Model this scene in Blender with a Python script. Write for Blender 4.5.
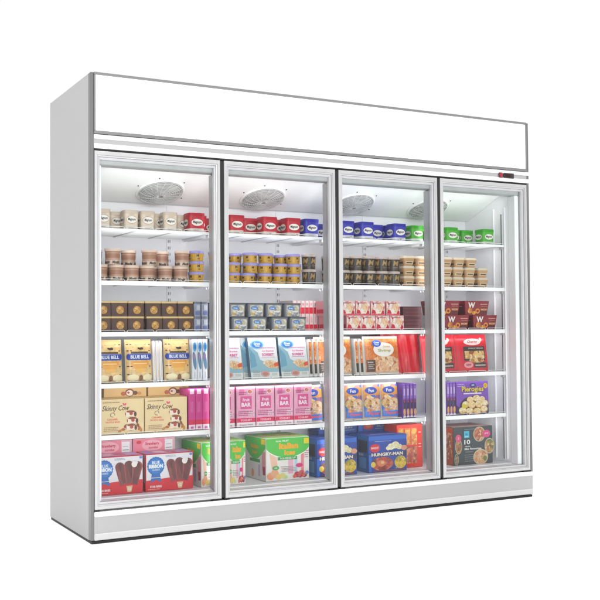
import bpy, math, random
from mathutils import Vector, Matrix
random.seed(7)
for o in list(bpy.data.objects): bpy.data.objects.remove(o)
S = bpy.context.scene
COL = S.collection

# ------------------------------------------------------------------ camera
cam = bpy.data.cameras.new('camera'); co = bpy.data.objects.new('camera', cam); COL.objects.link(co)
r_ = Vector((0.88026779, -0.47442076, -0.00731824)); u_ = Vector((-0.00834951, -0.03090988, 0.9994873)); f_ = Vector((0.47440373, 0.87975538, 0.03117015))
M = Matrix.Identity(4)
for i in range(3):
    M[i][0] = r_[i]; M[i][1] = u_[i]; M[i][2] = -f_[i]
M[0][3], M[1][3], M[2][3] = -1.25620561, -4.19933673, 0.88024775
co.matrix_world = M
cam.sensor_width = 36; cam.lens = 36 * 1010.80197 / 600; cam.clip_end = 200; cam.clip_start = .05
S.camera = co
S.render.resolution_x = S.render.resolution_y = 1024
S.view_settings.view_transform = 'Standard'; S.view_settings.look = 'None'
S.view_settings.exposure = 0; S.view_settings.gamma = 1

# ------------------------------------------------------------------ studio surroundings: white world, dimmer behind the camera, overhead glow added to whiten the floor
w = bpy.data.worlds.new('World'); S.world = w; w.use_nodes = True
nt = w.node_tree; bg = nt.nodes['Background']
tc = nt.nodes.new('ShaderNodeTexCoord')
dp = nt.nodes.new('ShaderNodeVectorMath'); dp.operation = 'DOT_PRODUCT'; dp.inputs[1].default_value = (.474, .88, 0)
nt.links.new(tc.outputs['Generated'], dp.inputs[0])
mr = nt.nodes.new('ShaderNodeMapRange'); mr.inputs['From Min'].default_value = -.35; mr.inputs['From Max'].default_value = .15
mr.inputs['To Min'].default_value = .62; mr.inputs['To Max'].default_value = 1.02
nt.links.new(dp.outputs['Value'], mr.inputs['Value'])
sx = nt.nodes.new('ShaderNodeSeparateXYZ'); nt.links.new(tc.outputs['Generated'], sx.inputs[0])
mz = nt.nodes.new('ShaderNodeMapRange'); mz.inputs['From Min'].default_value = .6; mz.inputs['From Max'].default_value = .8
mz.inputs['To Min'].default_value = 0; mz.inputs['To Max'].default_value = 1.9
nt.links.new(sx.outputs['Z'], mz.inputs['Value'])
ad = nt.nodes.new('ShaderNodeMath'); ad.operation = 'ADD'
nt.links.new(mr.outputs[0], ad.inputs[0]); nt.links.new(mz.outputs[0], ad.inputs[1])
bg.inputs['Color'].default_value = (1, 1, 1, 1)
nt.links.new(ad.outputs[0], bg.inputs['Strength'])

def area(name, loc, rot, sx_, sy_, power, color=(1, 1, 1)):
    l = bpy.data.lights.new(name, 'AREA'); l.shape = 'RECTANGLE'; l.size = sx_; l.size_y = sy_; l.energy = power; l.color = color
    o = bpy.data.objects.new(name, l); COL.objects.link(o); o.location = loc; o.rotation_euler = rot
    return o
area('overhead_fill_lamp', (.6, -1.2, 4.2), (0, 0, 0), 4, 3, 45)  # unseen lamp, added to keep the floor white around the base
kv = Vector((1.1, .1, .75)) - Vector((-.6, -5.2, 1.5))
area('front_fill_lamp', (-.6, -5.2, 1.5), kv.to_track_quat('-Z', 'Y').to_euler(), 1.8, 1.8, 105)  # unseen fill lamp, added to brighten the stock behind the glass
LED_X = (.611, 1.217, 1.821)
for lz in (1.30, 1.078, .850, .622, .396):   # unseen fill under each shelf's front edge, added to brighten the back wall
    area('shelf_fill_lamp', (1.2, .136, lz), (math.radians(84), 0, 0), 2.2, .012, .85, (.985, .975, 1))
area('header_fill_lamp', (1.2, .110, 1.535), (math.radians(100), 0, 0), 2.2, .03, .8, (.985, .985, 1))  # unseen fill lamp, added to brighten the evaporator cover
for lx in LED_X:   # the freezer's own vertical LED strips behind its mullions, shining back on the shelves
    area('cabinet_led_lamp', (lx, .1165, .88), (math.radians(90), 0, 0), .02, 1.36, .35, (.99, .98, 1))

# ------------------------------------------------------------------ materials
MATS = {}
def mat(name, color, rough=.5, metal=0., spec=.5, emit=0, noise=0, nscale=30, coat=0):
    if name in MATS: return MATS[name]
    m = bpy.data.materials.new(name); m.use_nodes = True; n = m.node_tree; b = n.nodes['Principled BSDF']
    if isinstance(color, str): color = hexc(color)
    b.inputs['Base Color'].default_value = (*color, 1); b.inputs['Roughness'].default_value = rough; b.inputs['Metallic'].default_value = metal
    b.inputs['Specular IOR Level'].default_value = spec; b.inputs['Coat Weight'].default_value = coat
    if emit:
        b.inputs['Emission Color'].default_value = (*color, 1); b.inputs['Emission Strength'].default_value = emit
    if noise:
        t = n.nodes.new('ShaderNodeTexCoord'); x = n.nodes.new('ShaderNodeTexNoise'); x.inputs['Scale'].default_value = nscale; x.inputs['Detail'].default_value = 5
        n.links.new(t.outputs['Object'], x.inputs['Vector'])
        r = n.nodes.new('ShaderNodeValToRGB'); r.color_ramp.elements[0].position = .3; r.color_ramp.elements[1].position = .7
        r.color_ramp.elements[0].color = (*[c * (1 - noise) for c in color], 1); r.color_ramp.elements[1].color = (*[min(1, c * (1 + noise)) for c in color], 1)
        n.links.new(x.outputs['Fac'], r.inputs[0]); n.links.new(r.outputs[0], b.inputs['Base Color'])
        mrr = n.nodes.new('ShaderNodeMapRange'); mrr.inputs['To Min'].default_value = rough * .85; mrr.inputs['To Max'].default_value = min(1, rough * 1.2)
        n.links.new(x.outputs['Fac'], mrr.inputs['Value']); n.links.new(mrr.outputs[0], b.inputs['Roughness'])
    MATS[name] = m; return m
def hexc(h):
    h = h.lstrip('#'); v = [int(h[i:i + 2], 16) / 255 for i in (0, 2, 4)]
    return tuple(c / 12.92 if c <= .04045 else ((c + .055) / 1.055) ** 2.4 for c in v)
def dye(h):      # printed inks: a little deeper than a bright display shows them
    c = hexc(h); g = sum(c) / 3; return tuple(max(0, .76 * (g + (x - g) * 1.10)) for x in c)
def ink(h, rough=.45): return mat('print_' + h, dye(h), rough)
def food(name, cols, scale=60, stretch=(1, 1, 1)):
    """a printed food picture: irregular morsels in several colours"""
    name = 'picture_' + name
    if name in MATS: return MATS[name]
    m = bpy.data.materials.new(name); m.use_nodes = True; n = m.node_tree; b = n.nodes['Principled BSDF']; b.inputs['Roughness'].default_value = .4
    t = n.nodes.new('ShaderNodeTexCoord'); mp = n.nodes.new('ShaderNodeMapping'); mp.inputs['Scale'].default_value = stretch
    nz = n.nodes.new('ShaderNodeTexNoise'); nz.inputs['Scale'].default_value = scale * .6; nz.inputs['Detail'].default_value = 3
    n.links.new(t.outputs['Object'], mp.inputs[0]); n.links.new(mp.outputs[0], nz.inputs['Vector'])
    mx = n.nodes.new('ShaderNodeVectorMath'); mx.operation = 'MULTIPLY_ADD'; mx.inputs[1].default_value = (.03,) * 3
    n.links.new(nz.outputs['Color'], mx.inputs[0]); n.links.new(mp.outputs[0], mx.inputs[2])
    v = n.nodes.new('ShaderNodeTexVoronoi'); v.inputs['Scale'].default_value = scale; n.links.new(mx.outputs[0], v.inputs['Vector'])
    sp = n.nodes.new('ShaderNodeSeparateColor'); n.links.new(v.outputs['Color'], sp.inputs[0])
    r = n.nodes.new('ShaderNodeValToRGB'); cr = r.color_ramp; cr.interpolation = 'LINEAR'
    k = len(cols)
    for i, c in enumerate(cols):
        e = cr.elements[i] if i < 2 else cr.elements.new(.5)
    for i, c in enumerate(cols):
        cr.elements[i].position = min(1, max(0, .12 + .76 * i / (k - 1)))
    for i, c in enumerate(cols): cr.elements[i].color = (*dye(c), 1)
    n.links.new(sp.outputs[0], r.inputs[0])
    nz2 = n.nodes.new('ShaderNodeTexNoise'); nz2.inputs['Scale'].default_value = scale * 3; nz2.inputs['Detail'].default_value = 4
    n.links.new(mp.outputs[0], nz2.inputs['Vector'])
    mrr = n.nodes.new('ShaderNodeMapRange'); mrr.inputs['From Min'].default_value = .3; mrr.inputs['From Max'].default_value = .7; mrr.inputs['To Min'].default_value = .65; mrr.inputs['To Max'].default_value = 1.25
    n.links.new(nz2.outputs['Fac'], mrr.inputs['Value'])
    mu = n.nodes.new('ShaderNodeVectorMath'); mu.operation = 'SCALE'; n.links.new(r.outputs[0], mu.inputs[0]); n.links.new(mrr.outputs[0], mu.inputs['Scale'])
    n.links.new(mu.outputs[0], b.inputs['Base Color'])
    MATS[name] = m; return m
def glass_mat(name, haze=.05, tint=(.985, 1, .995)):
    m = bpy.data.materials.new(name); m.use_nodes = True; n = m.node_tree; n.nodes.clear()
    o = n.nodes.new('ShaderNodeOutputMaterial'); t = n.nodes.new('ShaderNodeBsdfTransparent'); t.inputs[0].default_value = (*tint, 1)
    g = n.nodes.new('ShaderNodeBsdfGlossy'); g.inputs['Roughness'].default_value = .02
    fr = n.nodes.new('ShaderNodeFresnel'); fr.inputs['IOR'].default_value = 1.22
    m1 = n.nodes.new('ShaderNodeMixShader'); n.links.new(fr.outputs[0], m1.inputs[0]); n.links.new(t.outputs[0], m1.inputs[1]); n.links.new(g.outputs[0], m1.inputs[2])
    d = n.nodes.new('ShaderNodeBsdfDiffuse'); d.inputs[0].default_value = (.9, .9, .92, 1)
    m2 = n.nodes.new('ShaderNodeMixShader'); m2.inputs[0].default_value = haze; n.links.new(m1.outputs[0], m2.inputs[1]); n.links.new(d.outputs[0], m2.inputs[2])
    n.links.new(m2.outputs[0], o.inputs[0]); MATS[name] = m; return m
def film_mat(name, alpha, color, rough=.25):
    m = mat(name, color, rough); m.node_tree.nodes['Principled BSDF'].inputs['Alpha'].default_value = alpha; return m
GLASS = glass_mat('door_glass', .005)
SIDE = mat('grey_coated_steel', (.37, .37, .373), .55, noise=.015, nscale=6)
EDGE = mat('dark_edge_profile', (.16, .16, .16), .4, .3)
EDGE2 = mat('light_edge_profile', (.21, .21, .21), .4, .3)
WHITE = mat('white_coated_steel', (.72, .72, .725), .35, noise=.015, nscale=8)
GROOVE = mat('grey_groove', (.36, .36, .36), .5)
KICK = mat('kick_plate_grey', (.37, .37, .37), .45, noise=.02, nscale=5)
ALU = mat('satin_aluminium', (.49, .49, .493), .36, .35, noise=.04, nscale=12)
ALU2 = mat('brushed_inner_aluminium', (.50, .50, .51), .4, .25, noise=.05, nscale=14)
ALUD = mat('groove_shaded_aluminium', (.36, .36, .37), .4, .5)  # the frame's aluminium made darker, groove shade put into the colour
BLACK = mat('black_rubber_and_shade', (.008, .008, .008), .6)  # rubber of the gaskets; also stands for shade under the base
LINER = mat('white_liner', (.92, .905, .945), .5, noise=.01, nscale=5)
DUCT = mat('light_grey_duct_cover', (.95, .95, .95), .5, noise=.02, nscale=9)
GRILL = mat('grey_wire_guard', (.80, .80, .80), .4, .0)
FANBK = mat('grey_fan_blades', (.56, .56, .56), .5)
SHELFM = mat('white_coated_wire', (.88, .88, .89), .35)
LIPM = mat('white_price_rail', (.90, .90, .91), .35)
LEDM = mat('led_diffuser', (.9, .9, .9), .5, emit=.35)
BOXLIT = mat('backlit_white_sign', (1, 1, 1), .5, emit=.55)
SLOT = mat('slot_shadow_grey', (.10, .10, .105), .7)

# ------------------------------------------------------------------ mesh building
FONT = {}
def glyphs(s, bold, shear=0):
    k = (s, bold, shear)
    if k in FONT: return FONT[k]
    c = bpy.data.curves.new('t', 'FONT'); c.body = s; c.size = 1; c.resolution_u = 2; c.offset = bold; c.fill_mode = 'FRONT'; c.shear = shear
    o = bpy.data.objects.new('t', c); COL.objects.link(o)
    dg = bpy.context.evaluated_depsgraph_get(); me = bpy.data.meshes.new_from_object(o.evaluated_get(dg))
    vs = [(v.co.x, v.co.y) for v in me.vertices]; fs = [tuple(p.vertices) for p in me.polygons]
    bpy.data.objects.remove(o); bpy.data.curves.remove(c); bpy.data.meshes.remove(me)
    FONT[k] = (vs, fs); return FONT[k]

class MB:
    """one mesh; prints are laid on its front (y=face) or its left side"""
    def __init__(s): s.v = []; s.f = []; s.m = []; s.mats = []; s.sm = []; s.face = None
    def mi(s, m):
        if isinstance(m, str): m = ink(m)
        if m not in s.mats: s.mats.append(m)
        return s.mats.index(m)
    def add(s, vs, fs, m, smooth=False):
        b = len(s.v); s.v += [tuple(x) for x in vs]; k = s.mi(m)
        for f in fs: s.f.append(tuple(b + i for i in f)); s.m.append(k); s.sm.append(smooth)
    def box(s, x0, x1, y0, y1, z0, z1, m, c=0.):
        if c <= 0:
            vs = [(x, y, z) for x in (x0, x1) for y in (y0, y1) for z in (z0, z1)]
            s.add(vs, [(0, 1, 3, 2), (4, 6, 7, 5), (0, 4, 5, 1), (2, 3, 7, 6), (0, 2, 6, 4), (1, 5, 7, 3)], m); return
        import itertools
        vs = []; idx = {}
        X = (x0, x1); Y = (y0, y1); Z = (z0, z1)
        for i in (0, 1):
            for j in (0, 1):
                for k in (0, 1):
                    sx, sy, sz = (1, -1)[i], (1, -1)[j], (1, -1)[k]
                    for a in range(3):
                        p = [X[i] + sx * c, Y[j] + sy * c, Z[k] + sz * c]; p[a] = (X[i], Y[j], Z[k])[a]
                        idx[(i, j, k, a)] = len(vs); vs.append(p)
        fs = []
        for i in (0, 1): fs.append([idx[(i, 0, 0, 0)], idx[(i, 1, 0, 0)], idx[(i, 1, 1, 0)], idx[(i, 0, 1, 0)]][::(-1 if i == 0 else 1)])
        for j in (0, 1): fs.append([idx[(0, j, 0, 1)], idx[(0, j, 1, 1)], idx[(1, j, 1, 1)], idx[(1, j, 0, 1)]][::(-1 if j == 0 else 1)])
        for k in (0, 1): fs.append([idx[(0, 0, k, 2)], idx[(1, 0, k, 2)], idx[(1, 1, k, 2)], idx[(0, 1, k, 2)]][::(-1 if k == 0 else 1)])
        for j in (0, 1):
            for k in (0, 1): fs.append([idx[(0, j, k, 1)], idx[(1, j, k, 1)], idx[(1, j, k, 2)], idx[(0, j, k, 2)]])
        for i in (0, 1):
            for k in (0, 1): fs.append([idx[(i, 0, k, 0)], idx[(i, 1, k, 0)], idx[(i, 1, k, 2)], idx[(i, 0, k, 2)]])
        for i in (0, 1):
            for j in (0, 1): fs.append([idx[(i, j, 0, 0)], idx[(i, j, 1, 0)], idx[(i, j, 1, 1)], idx[(i, j, 0, 1)]])
        for i in (0, 1):
            for j in (0, 1):
                for k in (0, 1): fs.append([idx[(i, j, k, a)] for a in range(3)])
        s.add(vs, fs, m)
    def loft(s, rings, m, cap0=True, cap1=True, smooth=True):
        n = len(rings[0]); vs = [p for r in rings for p in r]; fs = []
        for k in range(len(rings) - 1):
            for i in range(n): fs.append((k * n + i, k * n + (i + 1) % n, (k + 1) * n + (i + 1) % n, (k + 1) * n + i))
        s.add(vs, fs, m, smooth)
        if cap0: s.add(rings[0], [tuple(range(n))[::-1]], m)
        if cap1: s.add(rings[-1], [tuple(range(n))], m)
    def tube(s, p, q, r, m, n=6):
        p = Vector(p); q = Vector(q); d = (q - p).normalized(); a = d.orthogonal().normalized(); b = d.cross(a)
        R = [[tuple(c + r * (math.cos(t * 2 * math.pi / n) * a + math.sin(t * 2 * math.pi / n) * b)) for t in range(n)] for c in (p, q)]
        s.loft(R, m)
    # ---- printing: (u,v) metres on the face, u to the right, v up, layer lifts it
    def on(s, fn): s.face = fn
    def pr(s, pts, fs, L, m):
        s.k = getattr(s, 'k', 0) + 1; L = L + s.k * .025
        s.add([s.face(u, v, L) for u, v in pts], fs, m)
    def rect(s, u0, u1, v0, v1, L, m, nu=1):
        pts = []; fs = []
        for i in range(nu + 1):
            u = u0 + (u1 - u0) * i / nu; pts += [(u, v0), (u, v1)]
            if i: fs.append((2 * i - 2, 2 * i, 2 * i + 1, 2 * i - 1))
        s.pr(pts, fs, L, m)
    def ell(s, cu, cv, ru, rv, L, m, n=24, rot=0):
        c, d = math.cos(rot), math.sin(rot); pts = []
        for i in range(n):
            a = 2 * math.pi * i / n; x, y = ru * math.cos(a), rv * math.sin(a); pts.append((cu + x * c - y * d, cv + x * d + y * c))
        s.pr(pts, [tuple(range(n))], L, m)
    def poly(s, pts, L, m): s.pr(pts, [tuple(range(len(pts)))], L, m)
    def text(s, t, cu, cv, size, L, m, bold=.02, width=None, shear=0, rot=0):
        vs, fs = glyphs(t, bold, shear)
        x0 = min(v[0] for v in vs); x1 = max(v[0] for v in vs); y0 = min(v[1] for v in vs); y1 = max(v[1] for v in vs)
        k = size / .7; kx = width / (x1 - x0) if width else k
        c, d = math.cos(rot), math.sin(rot); out = []
        for x, y in vs:
            X = (x - (x0 + x1) / 2) * kx; Y = (y - (y0 + y1) / 2) * k; out.append((cu + X * c - Y * d, cv + X * d + Y * c))
        s.pr(out, fs, L, m)
    def build(s, name, parent=None, loc=None):
        me = bpy.data.meshes.new(name); me.from_pydata(s.v, [], s.f); me.update()
        for m in s.mats: me.materials.append(m)
        me.polygons.foreach_set('material_index', s.m); me.polygons.foreach_set('use_smooth', s.sm)
        o = bpy.data.objects.new(name, me); COL.objects.link(o)
        if parent: o.parent = parent
        if loc: o.location = loc
        return o
LIFT = .0005
def front(y0=0., tilt=0): return lambda u, v, L: (u, y0 - L * LIFT, v)
def leftside(x0, y0=0.): return lambda u, v, L: (x0 - L * LIFT, y0 - u, v)      # u runs from the back (negative) to the front (0)
def fine(m, u0, u1, v0, v1, n, col='7c7470', L=7, seed=1):
    rg = random.Random(seed); dv = (v1 - v0) / n
    for i in range(n):
        u = u0; v = v1 - dv * (i + .6)
        while u < u1 - .004:
            k = min(rg.uniform(.004, .011), u1 - u); m.rect(u, u + k, v, v + dv * .42, L, col); u += k + rg.uniform(.0015, .003)
def topface(z0): return lambda u, v, L: (u, v, z0 + L * LIFT)
def curved(r, cy, taper): return lambda u, v, L: ((r + taper * v + L * LIFT) * math.sin(u / r), cy - (r + taper * v + L * LIFT) * math.cos(u / r), v)
def empty(name, loc=(0, 0, 0), rz=0):
    o = bpy.data.objects.new(name, None); COL.objects.link(o); o.location = loc; o.rotation_euler = (0, 0, rz); o.empty_display_size = .05; return o
def tag(o, label=None, cat=None, group=None, kind=None):
    if label: o['label'] = label
    if cat: o['category'] = cat
    if group: o['group'] = group
    if kind: o['kind'] = kind
    return o
def copy_tree(o, parent=None):
    c = o.copy(); COL.objects.link(c); c.parent = parent
    for ch in [x for x in list(COL.objects) if x.parent == o]: copy_tree(ch, c)
    return c

# ------------------------------------------------------------------ floor
m = MB(); m.add([(-30, -30, -.012), (30, -30, -.012), (30, 30, -.012), (-30, 30, -.012)], [(0, 1, 2, 3)], mat('white_studio_floor', (.92, .92, .92), .8, spec=.1))
tag(m.build('floor'), kind='structure')

# ------------------------------------------------------------------ the freezer
W, D, H = 2.417, .68, 2.0
FR = empty('display_freezer'); tag(FR, 'wide white upright display freezer with four framed glass doors on white floor', 'freezer')
def part(mb, name, parent=None): return mb.build(name, parent or FR)
for x0, x1 in ((0, .045), (W - .045, W)):
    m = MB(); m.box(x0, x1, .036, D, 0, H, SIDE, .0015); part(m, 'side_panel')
for x0, x1, xi in ((-.0015, .012, 1), (W - .012, W + .0015, 0)):
    m = MB(); m.box(x0, x1, .001, .0355, .003, H - .002, EDGE, .001); part(m, 'corner_profile')
m = MB(); m.box(.045, W - .045, D - .05, D - .002, .0, H - .003, SIDE); m.box(.045, W - .045, .47, D - .05, .13, 1.66, LINER); part(m, 'back_panel')
m = MB(); m.box(.045, W - .045, .036, D - .05, 1.665, H - .004, SIDE); part(m, 'top_housing')
m = MB(); m.box(.045, W - .045, .034, D - .05, .012, .125, SIDE); m.box(.045, W - .045, .09, .47, .125, .164, LINER); m.box(.045, W - .045, .03, .09, .13, .160, LINER, .004); part(m, 'cabinet_floor')
m = MB(); m.box(.003, W - .003, .003, D - .01, -.0115, -.0005, BLACK); part(m, 'base_shadow_strip')  # black strip standing in for the shadow line under the cabinet
# inner liner of the two ends, ceiling and header
for x0, x1 in ((.045, .055), (2.348, W - .045)):
    m = MB(); m.box(x0, x1, .092, .469, .165, 1.655, LINER)
    part(m, 'inner_wall')
m = MB(); m.box(.0455, W - .0455, .095, .62, 1.642, 1.664, LINER); m.box(.0455, W - .0455, .032, .094, 1.606, 1.664, ALU2, .004); part(m, 'ceiling_liner')
# canopy: backlit white header in a thin grey frame
CN = empty('canopy'); CN.parent = FR
m = MB()
m.box(.0125, W - .0125, -.004, .03, 1.988, H, EDGE2, .0015)
m.box(.0125, W - .0125, -.004, .03, 1.734, 1.748, EDGE2, .0015)
m.box(.0125, .020, -.004, .03, 1.7485, 1.9875, EDGE2, .001); m.box(W - .020, W - .0125, -.004, .03, 1.7485, 1.9875, EDGE2, .001)
m.build('canopy_frame', CN)
m = MB(); m.box(.0205, W - .0205, .001, .026, 1.7485, 1.9875, BOXLIT); m.build('lightbox_panel', CN)
# trim rail with groove, temperature controller
m = MB()
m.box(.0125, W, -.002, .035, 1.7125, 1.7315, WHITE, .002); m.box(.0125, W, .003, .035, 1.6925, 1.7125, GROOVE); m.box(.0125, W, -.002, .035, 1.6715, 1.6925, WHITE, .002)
m.box(.014, W - .002, .006, .035, 1.6645, 1.6712, BLACK)
part(m, 'trim_rail')
CT = empty('temperature_controller'); CT.parent = FR
m = MB(); m.box(2.243, 2.312, -.006, .003, 1.689, 1.7165, mat('controller_case', (.02, .02, .02), .35), .002); m.on(front(-.006)); m.rect(2.248, 2.285, 1.695, 1.711, 1, mat('controller_screen', (.03, .006, .008), .15)); m.rect(2.291, 2.307, 1.705, 1.710, 1, '303030'); m.rect(2.291, 2.307, 1.696, 1.701, 1, '303030'); m.build('display', CT)
m = MB(); m.box(2.211, 2.2365, -.006, .003, 1.689, 1.7165, mat('switch_bezel', hexc('5a2a30'), .4), .002); m.box(2.216, 2.2315, -.009, -.006, 1.693, 1.7125, mat('red_rocker', hexc('9c2434'), .3), .001); m.build('power_switch', CT)
# kick plate
m = MB()
m.box(.0125, W, -.004, .03, .101, .1225, WHITE, .003); m.box(.0125, W - .001, .0, .03, .031, .101, KICK); m.box(.0125, W, -.004, .03, .003, .031, mat('pale_grey_steel', (.50, .50, .505), .4), .003)
part(m, 'kick_plate')
# evaporator cover with four fans
A = Vector((0, .16, 1.617)); B = Vector((0, .435, 1.507)); ex = (B - A).normalized(); nrm = Vector((0, -ex.z, ex.y)) * -1
if nrm.z > 0: nrm = -nrm
m = MB()
m.add([(.056, .16, 1.617), (2.347, .16, 1.617), (2.347, .435, 1.507), (.056, .435, 1.507), (.056, .16, 1.641), (2.347, .16, 1.641), (2.347, .469, 1.641), (.056, .469, 1.641), (2.347, .469, 1.507), (.056, .469, 1.507)],
      [(0, 3, 2, 1), (0, 1, 5, 4), (3, 9, 8, 2)], DUCT)
EC = part(m, 'evaporator_cover')
def fan():
    e = empty('fan'); e.parent = FR
    def P(a, r, h): return Vector((0, 0, 0)) + Vector((1, 0, 0)) * r * math.cos(a) + ex * r * math.sin(a) + nrm * h
    n = 40
    m = MB(); rr = []
    for r, h in ((.117, .0008), (.116, .006), (.108, .008), (.105, .001)): rr.append([P(2 * math.pi * i / n, r, h) for i in range(n)])
    m.loft(rr, DUCT, False, False); m.build('fan_ring', e)
    m = MB(); m.add([P(2 * math.pi * i / n, .106, .0012) for i in range(n)], [tuple(range(n))], FANBK)
    for k in range(5):
        a = 2 * math.pi * k / 5; m.add([P(a, .02, .004), P(a + .15, .095, .003), P(a + .6, .1, .008), P(a + .9, .06, .009), P(a + .9, .02, .008)], [(0, 1, 2, 3, 4)], mat('fan_blade_grey', (.62, .62, .62), .5))
    m.build('fan_blades', e)
    m = MB()
    def dome(r): return .008 + .020 * (1 - (r / .108) ** 2) ** .5 if r < .108 else .008
    for r in [.012, .022, .032, .042, .052, .062, .072, .082, .091, .100, .107]:
        N = 32
        for i in range(N): m.tube(P(2 * math.pi * i / N, r, dome(r)), P(2 * math.pi * (i + 1) / N, r, dome(r)), .0013, GRILL, 3)
    for k in range(18):
        a = 2 * math.pi * k / 18
        ra = [.012, .04, .07, .095, .107]
        for i in range(4): m.tube(P(a + ra[i] * 4, ra[i], dome(ra[i])), P(a + ra[i + 1] * 4, ra[i + 1], dome(ra[i + 1])), .0013, GRILL, 3)
    m.build('wire_guard', e)
    for a in (math.radians(200), math.radians(250), math.radians(310), math.radians(20)):
        m = MB(); q = P(a, .132, 0); rr = [[q + P(2 * math.pi * i / 8, r, h) for i in range(8)] for r, h in ((.0035, .0005), (.0035, .003))]; m.loft(rr, mat('screw_head', (.12, .12, .12), .4, .5)); m.build('screw', e)
    return e
f0 = fan()
for i, fx in enumerate((.435, .978, 1.508, 1.985)):
    f = f0 if i == 0 else copy_tree(f0, FR); f.location = (fx, .33, A.z + (B.z - A.z) * (.33 - .16) / .275); f.parent = FR
# mullions with light strips
for k, mx in enumerate((.611, 1.217, 1.821)):
    m = MB(); m.box(mx - .022, mx + .022, .0505, .108, .163, 1.605, ALU2, .003); m.box(mx - .03, mx + .03, .0355, .05, .163, 1.605, ALU, .002); m.box(mx - .012, mx + .012, .006, .035, .134, 1.66, BLACK); part(m, 'mullion')
    m = MB(); m.box(mx - .008, mx + .008, .1085, .1145, .20, 1.56, LEDM); part(m, 'light_strip')
for x0, x1 in ((.0455, .056), (2.346, 2.372)):
    m = MB(); m.box(x0, x1, .034, .091, .1605, 1.6055, LINER, .003); part(m, 'door_jamb')
# slotted standards
for sxx in (.53, 1.13, 1.66, 2.21):
    m = MB(); m.box(sxx - .011, sxx + .011, .464, .4695, .17, 1.50, LINER, .001); m.on(front(.464))
    z = .2
    while z < 1.48: m.rect(sxx - .006, sxx - .003, z, z + .014, 1, SLOT); m.rect(sxx + .003, sxx + .006, z, z + .014, 1, SLOT); z += .032
    part(m, 'slotted_standard')
for s_, xw in ((-1, 2.3475), (1, .0555)):
    m = MB(); m.box(min(xw, xw + s_ * .004), max(xw, xw + s_ * .004), .134, .156, .175, 1.52, LINER, .001)
    m.box(min(xw + s_ * .0038, xw + s_ * .0046), max(xw + s_ * .0038, xw + s_ * .0046), .1415, .1485, .18, 1.515, SLOT); xx = xw + s_ * .0045; z = 9
    while z < 1.50: m.box(min(xx, xx - s_ * .0003), max(xx, xx - s_ * .0003), .142, .148, z, z + .026, SLOT); z += .0285
    part(m, 'slotted_standard')
for yy in (.112, .205):
    m = MB(); m.box(2.3395, 2.3475, yy, yy + .01, .18, 1.55, LINER, .002); part(m, 'wall_rib')
# wire shelves: five levels in four bays
SZ = {1: 1.345, 2: 1.112, 3: .885, 4: .657, 5: .431, 6: .165}
def shelf(wd, top):
    e = empty('shelf'); lip = -.013 if top else -.021
    m = MB(); m.box(-wd / 2, wd / 2, .0, .004, lip, -.001, LIPM, .001)
    if not top: m.box(-wd / 2, wd / 2, .0035, .012, lip + .0005, lip + .004, LIPM)
    m.build('price_rail', e)
    m = MB(); m.box(-wd / 2 + .005, wd / 2 - .005, .003, .342, -.0048, -.0012, LIPM)
    y = .012
    while y < .335: m.box(-wd / 2 + .0045, wd / 2 - .0045, y, y + .0055, -.0075, -.0045, SHELFM); y += .0135
    n = max(3, int(wd / .14))
    for i in range(n + 1):
        x = -wd / 2 + .006 + (wd - .018) * i / n; m.box(x, x + .004, .006, .325, -.0115, -.0045, mat('shelf_rod_grey', (.68, .68, .72), .4))
    for x in (-wd / 2, wd / 2 - .004): m.box(x, x + .004, .012, .325, -.020, -.0010, SHELFM)
    m.build('wire_deck', e)
    m = MB(); nf = 4; y = .002; h = .007
    for i in range(nf):
        a = -wd / 2 + wd * i / nf + .004; b = -wd / 2 + wd * (i + 1) / nf - .004
        m.tube((a, y, -.001), (a + .005, y, h), .0011, SHELFM, 5); m.tube((a + .005, y, h), (b - .005, y, h), .0011, SHELFM, 5); m.tube((b - .005, y, h), (b, y, -.001), .0011, SHELFM, 5)
    m.build('wire_stop', e)
    for x in (-wd / 2 + .004, wd / 2 - .012):
        m = MB(); m.box(x, x + .008, .006, .03, lip - .012, lip - .0005, mat('grey_clip', (.5, .5, .52), .4), .001); m.build('shelf_clip', e)
    return e
BAY = ((.058, .603), (.619, 1.209), (1.225, 1.813), (1.829, 2.342))
for b0, b1 in BAY:
    base = None
    for lv in (1, 2, 3, 4, 5):
        if lv == 1: e = shelf(b1 - b0, True)
        else:
            e = shelf(b1 - b0, False) if base is None else copy_tree(base, FR)
            base = base or e
        e.parent = FR; e.location = ((b0 + b1) / 2, .12, SZ[lv])
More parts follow.
